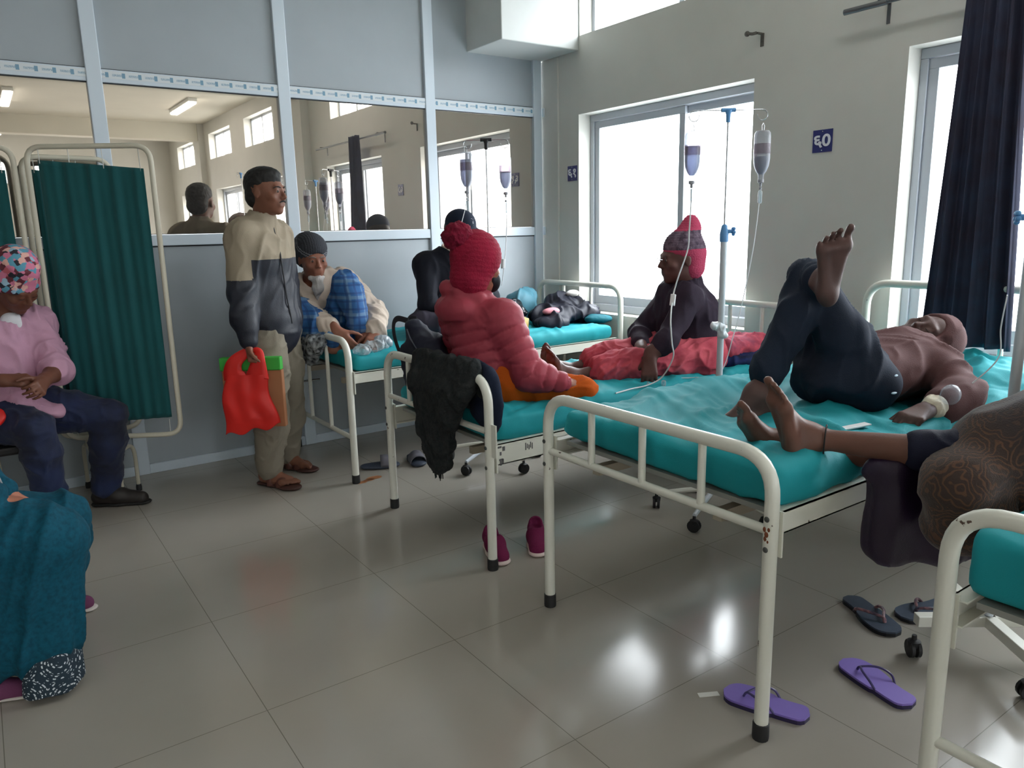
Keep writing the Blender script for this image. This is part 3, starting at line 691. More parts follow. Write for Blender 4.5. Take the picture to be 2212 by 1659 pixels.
def torso(sd, J, f, g=0.0, wid=1.0, up_to_neck=True, fl=.72):
    """pelvis-belly-chest plus shoulder yoke"""
    pe, be, ch, nk = (A(J[k]) for k in ('pelvis','belly','chest','neck')); a, b = A(J['sh1']), A(J['sh2']); f = nrm(f)
    sd.cone(pe, be, (.135+g)*wid, (.128+g)*wid, .05, flat=(f,fl)).cone(be, ch, (.128+g)*wid, (.142+g)*wid, .05, flat=(f,fl))
    m = lerp(lerp(a,b,.5), nk, .35); sd.cone(lerp(a,b,.12), lerp(a,b,.88), .052+g*.8, k=.06); sd.cone(ch, lerp(a,b,.5), (.130+g)*wid, .075+g, .06, flat=(f,fl))
    for q in (a,b): sd.cone(lerp(ch,q,.35), q, .07+g, .050+g, .05)
    if up_to_neck: sd.cone(lerp(lerp(a,b,.5),nk,.2), nk, .060+g, .052+g, .04)
def limbs(sd, pts, rs, g=0.0, k=.03):
    sd.poly([A(p) for p in pts], [r+g for r in rs], k)
ARM = (.047,.040,.037,.026); LEG = (.088,.075,.056,.050,.034)
def arm(sd, sh, el, wr, g=0.0, t1=1.0, g1=None):
    g1 = g if g1 is None else g1; wr = lerp(el, wr, t1)
    sd.cone(sh, el, .047+g, .038+g, .03); sd.cone(el, lerp(el,wr,.35), .038+g, .038+g*.5+g1*.5, .02); sd.cone(lerp(el,wr,.35), wr, .038+g*.5+g1*.5, .026+g1, .02)
def leg(sd, hp, kn, an, g=0.0, t1=1.0, g1=None, s=1.0):
    g1 = g if g1 is None else g1; an = lerp(kn, an, t1)
    sd.cone(hp, lerp(hp,kn,.45), (.090)*s+g, .078*s+g, .04); sd.cone(lerp(hp,kn,.45), kn, .078*s+g, .056*s+g, .03); sd.cone(kn, lerp(kn,an,.33), .055*s+g, .054*s+(g+g1)/2, .02); sd.cone(lerp(kn,an,.33), an, .054*s+(g+g1)/2, .034*s+g1, .02)
FH = nrm((math.sin(YAW), math.cos(YAW), 0)); RH = nrm((math.cos(YAW), -math.sin(YAW), 0)); UZ = A(0,0,1)
def wr_(seed, scale=9, amp=.006, axis=(0,0,1), st=2.5):
    return lambda P: folds(P, scale, seed, axis, st)*amp-amp*.3
# ---- man in the patterned cap and pink shirt
def jeans_mat(n, c1, c2): return mat(n, c1, .8, rgb2=c2, nscale=6, bump=.35, bscale=420, sheen=.1)
def topi_man():
    J = dict(head=(-3.395,-0.510,1.125),neck=(-3.445,-0.420,0.985),chest=(-3.470,-0.375,0.830),belly=(-3.470,-0.365,0.680),pelvis=(-3.480,-0.350,0.575),sh1=(-3.600,-0.440,0.935),el1=(-3.610,-0.560,0.720),wr1=(-3.500,-0.720,0.735),sh2=(-3.330,-0.380,0.935),el2=(-3.275,-0.520,0.725),wr2=(-3.350,-0.695,0.705),hip2=(-3.400,-0.350,.53),kn2=(-3.090,-0.545,.480),an2=(-3.135,-0.440,.095),hip1=(-3.55,-.40,.53),kn1=(-3.400,-0.615,.480),an1=(-3.375,-0.560,.095))
    f = nrm((.35,-.94,0)); hf = nrm((.48,-.62,-.62)); t = person('man in colourful patterned cap, pink shirt and jeans seated before the green screen', (-3.45,-.4,.4)); sk = skin('brown_skin_e', (112,70,54))
    b = S(); torso(b, J, f, -.005); head(b, J['head'], hf, nrm((.2,-.5,.8)), 1.0); b.cone(J['neck'], A(J['head'])-hf*.03-UZ*.04+A(-.01,.03,0), .052, .050, .03)
    arm(b, J['sh1'], J['el1'], J['wr1']); arm(b, J['sh2'], J['el2'], J['wr2'])
    hand(b, J['wr1'], (.80,-.20,-.08), (.1,.5,-.7), (.1,-.3,.7), .7, tc=.9); hand(b, J['wr2'], (-.15,-.70,-.12), (-.8,.1,-.3), (-.2,-.2,.8), .65, tc=.9)
    leg(b, J['hip1'], J['kn1'], J['an1']); leg(b, J['hip2'], J['kn2'], J['an2']); solid('body', b, sk, t, .0055); eyes(t, J['head'], hf, nrm((.2,-.5,.8)), 1, closed=True)
    c = A(J['head']); F, U, R = frame(hf, nrm((.2,-.5,.8))); Rm = np.stack([R,F,U])
    h = S(); h.cone(c+U*.035-F*.01, c+U*.105-F*.012, .102, .084, .03); h.cone(c+U*.10-F*.04, c+U*.115+F*.02, .075, .06, .03); h.ell(c-U*.055+F*.02, (.16,.17,.082), Rm, .008, cut=True)
    def topi():
        m = mat('geometric_cap_cloth', (196,120,140), .8, bump=.2); n_, bb = nodes_of(m); tc = n_.nodes.new('ShaderNodeTexCoord'); mp = n_.nodes.new('ShaderNodeMapping'); mp.inputs['Rotation'].default_value = (.6,.4,.8); n_.links.new(tc.outputs['Object'], mp.inputs[0])
        vo = n_.nodes.new('ShaderNodeTexVoronoi'); vo.distance = 'MANHATTAN'; vo.inputs['Scale'].default_value = 42; vo.inputs['Randomness'].default_value = .35; n_.links.new(mp.outputs[0], vo.inputs['Vector'])
        sp_ = n_.nodes.new('ShaderNodeSeparateColor'); n_.links.new(vo.outputs['Color'], sp_.inputs[0]); r = n_.nodes.new('ShaderNodeValToRGB'); r.color_ramp.interpolation = 'CONSTANT'; e = r.color_ramp.elements
        e[0].color = s2l((206,120,148)); e[0].position = 0; e[1].color = s2l((90,152,176)); e[1].position = .27
        for p, cc in ((.42,(104,44,56)),(.56,(222,170,160)),(.68,(40,40,52)),(.78,(196,98,110)),(.9,(150,180,200))): x = e.new(p); x.color = s2l(cc)
        n_.links.new(sp_.outputs[0], r.inputs[0]); n_.links.new(r.outputs[0], bb.inputs['Base Color']); return m
    solid('cap', h, topi(), t, .0055, lambda P: folds(P, 12, 71, None)*.004)
    hr = S(); hr.ell(c-F*.03+U*.0, (.079,.085,.070), Rm); hr.ell(c+F*.09-U*.02, (.09,.095,.10), Rm, .01, cut=True); solid('hair', hr, mat('black_hair', (20,17,17), .65), t, .006)
    s_ = S(); torso(s_, J, f, .026, 1.05, up_to_neck=False, fl=.84); s_.cone(J['pelvis'], J['belly'], .160, .158, .05, flat=(f,.9)); s_.cone(lerp(J['sh1'],J['sh2'],.5), J['neck'], .085, .068, .04); s_.cone((-3.42,-.51,.60),(-3.325,-.555,.545), .06, .05, .04, flat=((.2,-.3,1),.45))
    arm(s_, J['sh1'], J['el1'], J['wr1'], .026, .10, .03); arm(s_, J['sh2'], J['el2'], J['wr2'], .026, .10, .03); s_.ell(A(J['neck'])+f*.06+UZ*.045, (.060,.07,.08), None, .012, cut=True)
    sh = solid('pink_shirt', s_, cloth('pale_pink_shirt', (202,156,180), noise=.08, nscale=12), t, .007, wr_(72, 10, .014, (.2,0,1), 2.2), smooth=1)
    v_ = S(); v_.ell(A(J['neck'])+f*.055-UZ*.03, (.048,.035,.055)); solid('white_vest', v_, cloth('white_cotton', (220,220,226)), t, .007)
    pass
    den = jeans_mat('dark_denim', (30,44,84), (20,26,50)); l = S()
    for a, b_ in (('2',1),('1',1)): leg(l, J['hip'+a], J['kn'+a], J['an'+a], .022, .97, .030)
    l.cone(J['hip1'], J['hip2'], .12, k=.06); solid('jeans', l, den, t, .0075, wr_(74, 9, .009, (0,0,1), .9), smooth=1)
    for an, td in ((J['an2'],nrm((.86,-.50,0))),(J['an1'],nrm((.5,-.85,0)))):
        an = A(an); o_ = an-UZ*an[2]; L = np.cross(UZ, td); sh_ = S()
        sh_.cone(o_-td*.035+UZ*.045, o_+td*.05+UZ*.050, .042, .042, .02); sh_.cone(o_+td*.05+UZ*.045, o_+td*.165+UZ*.030, .042, .034, .03); sh_.box(o_-UZ*.10, (.4,.4,.10), None, .001, .006, cut=True)
        x = solid('shoe', sh_, mat('dark_brown_shoe', (44,38,36), .5, noise=.3, nscale=40), t, .005)
        so = S(); so.cone(o_-td*.04+UZ*.010, o_+td*.06+UZ*.010, .042, .040, .02, flat=(UZ,.28)); so.cone(o_+td*.06+UZ*.010, o_+td*.175+UZ*.010, .040, .038, .02, flat=(UZ,.28)); solid('shoe_sole', so, mat('black_sole', (24,22,22), .7), x, .005)
    return t
topi_man()
# ---- woman in the teal dress at the lower left
def teal_woman():
    t = person('woman in teal printed kurta with embroidered hem at the lower left corner', (-3.7,-1.95,.4)); sk = skin('brown_skin_f', (176,112,88))
    J = dict(pelvis=(-3.78,-1.93,.52),belly=(-3.80,-1.94,.66),chest=(-3.80,-1.96,.82),neck=(-3.79,-1.97,1.0),sh1=(-3.84,-2.12,.95),sh2=(-3.72,-1.80,.95),hip1=(-3.76,-2.02,.50),kn1=(-3.450,-2.120,.475),an1=(-3.69,-2.05,.10),hip2=(-3.74,-1.86,.50),kn2=(-3.395,-1.870,.440),an2=(-3.465,-1.54,.09))
    f = nrm((1,-.05,0)); hd = A(-3.77,-1.98,1.13); b = S(); torso(b, J, f, -.02, .92); head(b, hd, f, UZ, .95); b.cone(J['neck'], hd-UZ*.05, .046, .045, .03)
    arm(b, J['sh1'], (-3.80,-2.18,.72), (-3.58,-2.06,.60), -.006); hand(b, (-3.58,-2.06,.60), (.9,.2,-.3), (0,0,-1), (0,.9,.2), .6, .92); arm(b, J['sh2'], (-3.76,-1.80,.70), (-3.535,-1.935,.575), -.006); hand(b, (-3.535,-1.935,.565), (.70,.0,-.50), (-.2,0,-1), (.0,.5,.9), .75, .95)
    leg(b, J['hip1'], J['kn1'], J['an1'], -.01); leg(b, J['hip2'], J['kn2'], J['an2'], -.01); solid('body', b, sk, t, .0055); eyes(t, hd, f, UZ, .95)
    hr = S(); hr.ell(hd+UZ*.04-f*.02, (.098,.084,.085)); hr.ell(hd-f*.11-UZ*.02, (.05,.05,.05)); hr.ell(hd+f*.10-UZ*.03, (.08,.10,.10), None, .01, cut=True); solid('hair', hr, mat('black_hair', (20,17,17), .65), t, .008)
    teal = cloth('teal_printed_crepe', (8,78,98), nscale=75, rgb2=(6,62,80), bump=.1)
    def hem_mat():
        m = mat('embroidered_border', (30,50,62), .8, bump=.3); n_, bb = nodes_of(m); tc = n_.nodes.new('ShaderNodeTexCoord')
        vo = n_.nodes.new('ShaderNodeTexVoronoi'); vo.inputs['Scale'].default_value = 10; vo.inputs['Randomness'].default_value = .3; n_.links.new(tc.outputs['Object'], vo.inputs['Vector'])
        mu = n_.nodes.new('ShaderNodeMath'); mu.operation = 'MULTIPLY'; mu.inputs[1].default_value = 78; n_.links.new(vo.outputs['Distance'], mu.inputs[0]); sn = n_.nodes.new('ShaderNodeMath'); sn.operation = 'SINE'; n_.links.new(mu.outputs[0], sn.inputs[0])
        ch = n_.nodes.new('ShaderNodeTexVoronoi'); ch.inputs['Scale'].default_value = 95; n_.links.new(tc.outputs['Object'], ch.inputs['Vector']); gt = n_.nodes.new('ShaderNodeMath'); gt.operation = 'LESS_THAN'; gt.inputs[1].default_value = .42; n_.links.new(ch.outputs['Distance'], gt.inputs[0])
        g2 = n_.nodes.new('ShaderNodeMath'); g2.operation = 'GREATER_THAN'; g2.inputs[1].default_value = .05; n_.links.new(sn.outputs[0], g2.inputs[0]); an_ = n_.nodes.new('ShaderNodeMath'); an_.operation = 'MULTIPLY'; n_.links.new(gt.outputs[0], an_.inputs[0]); n_.links.new(g2.outputs[0], an_.inputs[1])
        mi = n_.nodes.new('ShaderNodeMix'); mi.data_type = 'RGBA'; n_.links.new(an_.outputs[0], mi.inputs['Factor']); mi.inputs[6].default_value = s2l((24,44,58)); mi.inputs[7].default_value = s2l((206,212,216))
        rd = n_.nodes.new('ShaderNodeMath'); rd.operation = 'LESS_THAN'; rd.inputs[1].default_value = .014; n_.links.new(vo.outputs['Distance'], rd.inputs[0]); m3 = n_.nodes.new('ShaderNodeMix'); m3.data_type = 'RGBA'; n_.links.new(rd.outputs[0], m3.inputs['Factor']); n_.links.new(mi.outputs[2], m3.inputs[6]); m3.inputs[7].default_value = s2l((176,28,40)); n_.links.new(m3.outputs[2], bb.inputs['Base Color']); return m
    k_ = S(); torso(k_, J, f, .02, 1.0, up_to_neck=False, fl=.86); arm(k_, J['sh1'], (-3.80,-2.18,.72), (-3.58,-2.06,.60), .022, .9); arm(k_, J['sh2'], (-3.76,-1.80,.70), (-3.535,-1.935,.575), .022, .9)
    leg(k_, J['hip2'], J['kn2'], J['an2'], .020, .80, .05); leg(k_, J['hip1'], J['kn1'], J['an1'], .026, .97, .05); k_.cone(A(J['an1'])+A(.02,0,.06), (-3.52,-2.12,.14), .07, .06, .06); k_.cone(J['hip1'], J['hip2'], .13, k=.06); k_.cone(A(J['kn1'])+A(-.04,.03,-.01), A(J['kn2'])+A(-.10,0,.0), .075, .07, .06)
    k_.cone(A(J['kn1'])+A(-.02,0,-.03), A(-3.490,-2.125,.17), .085, .078, .05, flat=((.3,1,0),.8)); k_.cone(A(-3.45,-1.99,.42), A(-3.48,-2.06,.18), .06, .06, .05)
    solid('kurta', k_, teal, t, .0075, wr_(82, 6, .020, (.3,-.2,1), 3), smooth=1)
    hm = S(); R = np.stack([nrm((.92,.40,0)), nrm((-.40,.92,0)), UZ]); hm.cone(A(-3.492,-2.125,.15), A(-3.498,-2.135,.02), .079, .086, .02, flat=((-.4,.92,0),.80)); hm.cone(A(-3.450,-2.010,.165), A(-3.452,-2.020,.09), .048, .050, .01, flat=((.9,.3,0),.5)); hm.box(A(-3.49,-2.09,-.085), (.25,.25,.10), None, .005, .006, cut=True)
    solid('embroidered_hem', hm, hem_mat(), t, .006, lambda P: np.sin((P@R[0])*60)*.004)
    MB().tube(bez([(-3.60,-1.98,.70),(-3.56,-1.97,.655),(-3.545,-1.965,.60)], 8), .004, 8).build('beaded_sleeve_trim', mat('silver_beads', (200,200,206), .3, metal=.7), t)
    for an, td in ((J['an2'],nrm((.8,-.6,0))),(J['an1'],nrm((.9,-.4,0)))):
        an = A(an); o_ = an-UZ*an[2]; x = S(); x.cone(o_-td*.03+UZ*.035, o_+td*.04+UZ*.035, .034, .036, .02); x.cone(o_+td*.04+UZ*.032, o_+td*.13+UZ*.026, .036, .028, .03); x.box(o_-UZ*.10, (.4,.4,.10), None, .001, .006, cut=True)
        y = solid('shoe', x, cloth('mauve_canvas', (110,60,92)), t, .005); so = S(); so.cone(o_-td*.035+UZ*.008, o_+td*.14+UZ*.008, .036, .031, .02, flat=(UZ,.28)); solid('shoe_sole', so, mat('pale_sole', (206,196,190), .6), y, .005)
    return t
teal_woman()
# ---- the standing man
def standing_man():
    J = dict(head=(-2.278,-0.672,1.528),neck=(-2.297,-0.640,1.392),chest=(-2.325,-0.625,1.226),belly=(-2.310,-0.614,1.009),pelvis=(-2.288,-0.617,0.84),sh1=(-2.415,-0.690,1.318),elN=(-2.458,-0.730,1.035),wrN=(-2.462,-0.790,0.800),sh2=(-2.190,-0.520,1.318),elF=(-2.150,-0.500,1.042),wrF=(-2.175,-0.600,0.830),hipN=(-2.335,-0.660,0.82),knN=(-2.356,-0.740,0.45),anN=(-2.382,-0.665,0.095),hipF=(-2.232,-0.565,0.81),knF=(-2.195,-0.530,0.44),anF=(-2.205,-0.435,0.095))
    f = nrm(RH*.90-FH*.42); hf = nrm(RH*.96-FH*.28)
    t = person('man standing with a red bag, beige and navy jacket and khaki trousers', (-2.3,-.62,0)); sk = skin('brown_skin_a', (128,84,66))
    b = S(); J2 = dict(J); torso(b, J2, f, -.01); head(b, J['head'], hf, UZ, .98)
    b.cone(J['neck'], A(J['head'])-UZ*.06-hf*.02, .050, .050, .03)
    arm(b, J['sh1'], J['elN'], J['wrN']); arm(b, J['sh2'], J['elF'], J['wrF'])
    hand(b, J['wrN'], (0.05,-.05,-1), RH, -FH*.3+f, curl=1.25, tc=1.0); hand(b, J['wrF'], (0.05,-.1,-1), -RH, f, curl=.7)
    leg(b, J['hipN'], J['knN'], J['anN']); leg(b, J['hipF'], J['knF'], J['anF'])
    tn = nrm((.125,-.222,0)); tf = nrm((.117,-.179,0)); inn = np.cross(tn, UZ)
    foot(b, A(J['anN'])+A(0,0,.005), tn, -UZ, -inn*1.0, 1.0); foot(b, A(J['anF'])+A(0,0,.005), tf, -UZ, inn, 1.0)
    solid('body', b, sk, t, .0055)
    eyes(t, J['head'], hf, UZ, .98); hm = mat('black_hair', (20,17,17), .65, bump=.5, bscale=260)
    brows(t, J['head'], hf, UZ, .98, hm)
    c = A(J['head']); F, U, R = frame(hf, UZ)
    MB().tube([c+R*x+F*y+U*z for x,y,z in ((-.024,.092,-.047),(-.012,.100,-.041),(0,.103,-.040),(.012,.100,-.041),(.024,.092,-.047))], [.002,.0042,.0040,.0042,.002], 8).build('moustache', hm, t)
    h = S(); Rm = np.stack([R,F,U]); h.ell(c+U*.056-F*.018, (.0765,.096,.076), Rm); h.ell(c+U*.088+F*.022, (.052,.062,.034), Rm, .03)
    h.ell(c-U*.015-F*.055, (.066,.052,.060), Rm, .03); h.ell(c-U*.075+F*.085, (.10,.115,.105), Rm, .004, cut=True); h.ell(c+F*.118-U*.004, (.062,.060,.056), Rm, .01, cut=True)
    for x in (-1,1): h.ell(c+R*x*.082+F*.012-U*.012, (.022,.036,.044), Rm, .012, cut=True)
    solid('hair', h, hm, t, .005, lambda P: noise3(P*90,3)*.0022)
    # jacket
    j = S(); torso(j, J, f, .026, up_to_neck=False, fl=.80); j.cone(lerp(J['sh1'],J['sh2'],.5), A(J['neck'])+UZ*.0+f*.004, .078, .064, .05)
    j.cone(A(J['pelvis'])+UZ*.02, A(J['belly']), .142, .150, .05, flat=(f,.82)); j.ell(A(J['pelvis'])-UZ*.02, (.14,.14,.03), cut=False)
    arm(j, J['sh1'], J['elN'], J['wrN'], .022, .97, .020); arm(j, J['sh2'], J['elF'], J['wrF'], .024, .97, .024)
    j.cone(A(J['neck'])-UZ*.04, A(J['neck'])+UZ*.022+f*.006, .072, .068, .015); j.ell(A(J['neck'])+UZ*.065+f*.012, (.059,.059,.075), None, .006, cut=True)
    j.cone(A(J['pelvis'])-UZ*.012, A(J['pelvis'])-UZ*.010, .150, k=.012, flat=(f,.86))
    beige = cloth('beige_jacket', (160,147,128), noise=.12, nscale=9); navy = cloth('navy_nylon', (20,25,40), rough=.52, noise=.2, nscale=7, spec=.5)
    a_, e_ = A(J['elN']), A(J['sh1'])
    def zone(Cn):
        near = np.linalg.norm(Cn-A(J['elN']), axis=1) < 10; ax = nrm(A(J['elN'])-A(J['sh1']))
        sleeve = (Cn@RH < (A(J['elN'])+RH*.065)@RH) & (Cn@FH < A(J['belly'])@FH+.0)
        return np.where(sleeve, (Cn[:,2] < 1.105), (Cn[:,2] < 1.205)).astype(int)
    fd = wr_(3, 9, .012, (.2,0,1), 2.4)
    solid('jacket', j, [beige, navy], t, .0075, lambda P: fd(P)*np.clip((P[:,2]-.80)/.06,.15,1)+.012*np.exp(-((P[:,2]-.90)/.05)**2)*(np.abs((P-A(J['belly']))@RH-.02)<.14), zone)
    MB().tube([A(J['neck'])+f*.062-UZ*.0, A(J['chest'])+f*.142, A(J['belly'])+f*.146, A(J['pelvis'])+UZ*.03+f*.140], .004, 6).build('zip', mat('dark_zip', (34,34,40), .5), t)
    # trousers
    tr = S(); tr.cone(A(J['pelvis'])-UZ*.0, A(J['pelvis'])+UZ*.05, .125, .125, flat=(f,.8)); leg(tr, J['hipN'], J['knN'], J['anN'], .020, .97, .034); leg(tr, J['hipF'], J['knF'], J['anF'], .020, .97, .034)
    solid('trousers', tr, cloth('khaki_cloth', (134,126,112), noise=.12, nscale=8), t, .0075, wr_(6, 9, .010, (.3,.3,1), 1.6))
    for an, td, nm in ((J['anN'],tn,1),(J['anF'],tf,-1)):
        sole = S(); an = A(an); o_ = an-UZ*an[2]; L = np.cross(UZ, td)
        for x0,x1,r0,r1 in ((-.05,.03,.036,.034),(.03,.13,.034,.047),(.13,.165,.047,.040)): sole.cone(o_+td*x0+UZ*.012, o_+td*x1+UZ*.012, r0, r1, .02, flat=(UZ,.30))
        s_ = solid('sandal', sole, mat('dark_brown_leather', (72,42,36), .55, noise=.2, nscale=30), t, .005)
        st = S(); 
        for x0,x1,w0,hh in ((.055,.125,.048,.052),(.0,.05,.045,.085)):
            p0 = o_+td*x0; st.ell(o_+td*(x0+x1)/2+UZ*.022, ((x1-x0)/2+.008, w0, hh*.80), np.stack([td,L,UZ]), .01)
        st.ell(o_+td*.06-UZ*.10, (.3,.3,.112), None, .004, cut=True)
        solid('strap', st, mat('brown_leather', (98,56,46), .5, noise=.25, nscale=40), s_, .005)
    return t
standing_man()
# ---- old man sitting on the first bed
def plaid():
    m = mat('blue_checked_cloth', (42,92,150), .8, bump=.3, bscale=300); t, b = nodes_of(m); tc = t.nodes.new('ShaderNodeTexCoord'); prev = None
    for dr, sc, cc, th in (('Z',3.4,(120,150,176),.86),('X',3.8,(112,144,174),.88),('Z',7.1,(30,62,112),.80),('X',6.3,(28,58,108),.80)):
        wv = t.nodes.new('ShaderNodeTexWave'); wv.bands_direction = dr; wv.inputs['Scale'].default_value = sc; wv.inputs['Distortion'].default_value = .4; t.links.new(tc.outputs['Object'], wv.inputs['Vector'])
        r = t.nodes.new('ShaderNodeMapRange'); r.inputs[1].default_value = th; r.inputs[2].default_value = min(1, th+.1); r.inputs[4].default_value = .55; t.links.new(wv.outputs['Fac'], r.inputs[0])
        mi = t.nodes.new('ShaderNodeMix'); mi.data_type = 'RGBA'; t.links.new(r.outputs[0], mi.inputs['Factor']); mi.inputs[7].default_value = s2l(cc)
        if prev is None: mi.inputs[6].default_value = s2l((46,98,156))
        else: t.links.new(prev, mi.inputs[6])
        prev = mi.outputs[2]
    t.links.new(prev, b.inputs['Base Color']); return m
def old_man():
    J = dict(head=(-1.952,-0.385,1.178),neck=(-1.930,-0.290,1.050),chest=(-1.890,-0.290,0.930),belly=(-1.862,-0.262,0.800),pelvis=(-1.850,-0.250,0.765),sh1=(-1.995,-0.270,1.010),el1=(-2.020,-0.470,0.860),wr1=(-1.950,-0.675,0.800),sh2=(-1.745,-0.320,1.045),el2=(-1.665,-0.520,0.880),wr2=(-1.730,-0.690,0.775),kn2=(-1.835,-0.560,1.040),an2=(-1.785,-0.640,0.750),hip2=(-1.79,-0.33,0.775),hip1=(-1.92,-0.28,0.775),kn1=(-2.065,-0.440,0.880),an1=(-1.935,-0.640,0.745))
    f = nrm(RH*.35-FH*.9); hf = nrm(RH*.52-FH*.80-UZ*.12)
    t = person('old man with white beard and grey beanie, one knee up on the bed', (-1.87,-.4,.68)); sk = skin('brown_skin_b', (142,92,74))
    b = S(); torso(b, J, f, -.015, .9); head(b, J['head'], hf, UZ, .97, .92); b.cone(J['neck'], A(J['head'])-UZ*.06, .048, .046, .03)
    arm(b, J['sh1'], J['el1'], J['wr1'], -.004); arm(b, J['sh2'], J['el2'], J['wr2'], -.004)
    hand(b, J['wr1'], (.35,-.30,-.62), (.6,.3,-.3), (0,-.5,.4), curl=.35, s=1.05); hand(b, J['wr2'], (-.45,-.55,-.35), (-.2,.3,-.8), (-.5,0,.4), curl=.4, s=1.02)
    leg(b, J['hip2'], J['kn2'], J['an2'], s=.85); leg(b, J['hip1'], J['kn1'], J['an1'], s=.85)
    foot(b, J['an2'], (.05,-.26,-.03), (0,0,-1), (-1,0,0), .97); foot(b, J['an1'], (.22,-.14,-.02), (0,0,-1), (1,0.3,0), .97)
    solid('body', b, sk, t, .0055); eyes(t, J['head'], hf, UZ, .97); brows(t, J['head'], hf, UZ, .97, mat('grey_hair', (120,112,108), .8))
    c = A(J['head']); F, U, R = frame(hf, UZ); Rm = np.stack([R,F,U])
    bd = S(); bd.cone(c+F*.078-U*.100, c+F*.076-U*.150, .026, .026, .02); bd.cone(c+F*.078-U*.150, c+F*.060-U*.215, .026, .006, .02); bd.cone(c+F*.062-U*.092-R*.035, c+F*.062-U*.092+R*.035, .012, k=.02)
    solid('beard', bd, mat('white_beard_hair', (190,186,184), .9, bump=.8, bscale=160), t, .005, lambda P: folds(P,60,2,(0,0,1),4)*.004)
    hh = S(); hh.ell(c+U*.060-F*.014, (.086,.106,.092), Rm); hh.ell(c+U*.075-F*.095, (.072,.080,.070), Rm, .04); hh.ell(c+U*.00-F*.050, (.083,.070,.06), Rm, .03); hh.ell(c-U*.07+F*.085, (.12,.110,.100), Rm, .004, cut=True)
    hh.ell(c+F*.12-U*.02, (.075,.075,.078), Rm, .008, cut=True)
    knit = cloth('grey_knit', (58,60,66), bump=.8, bscale=150); lt = cloth('light_knit_stripe', (130,132,138))
    dn = nrm(U*.80+F*.42)
    solid('beanie', hh, [knit, lt], t, .005, lambda P: np.sin((P@R)*520)*.0012, lambda Cn: (np.abs(((Cn-c)@dn)-.058) < .0035).astype(int)|(np.abs(((Cn-c)@dn)-.072) < .003).astype(int))
    s_ = S(); torso(s_, J, f, .012, .98, up_to_neck=False, fl=.82); s_.cone(lerp(J['sh1'],J['sh2'],.5), J['neck'], .08, .066, .04)
    arm(s_, J['sh1'], J['el1'], J['wr1'], .022, .70, .024); arm(s_, J['sh2'], J['el2'], J['wr2'], .026, .86, .040)
    s_.ell(A(J['neck'])+f*.05+UZ*.035, (.058,.058,.075), None, .012, cut=True)
    solid('shirt', s_, cloth('cream_shirt', (200,184,170), noise=.08, nscale=12), t, .007, wr_(12, 11, .014, (.4,.2,-.8), 2.2))
    l = S(); leg(l, J['hip2'], J['kn2'], J['an2'], .018, .82, .026); leg(l, J['hip1'], J['kn1'], J['an1'], .026, .92, .034); l.cone(J['hip1'], J['hip2'], .10, k=.06); l.cone(J['hip1'], lerp(J['hip1'],(-2.02,-.52,.74),1), .09, .07, .05)
    solid('checked_cloth', l, plaid(), t, .0075, wr_(14, 10, .014, (0,-.3,1), 3))
    return t
old_man()
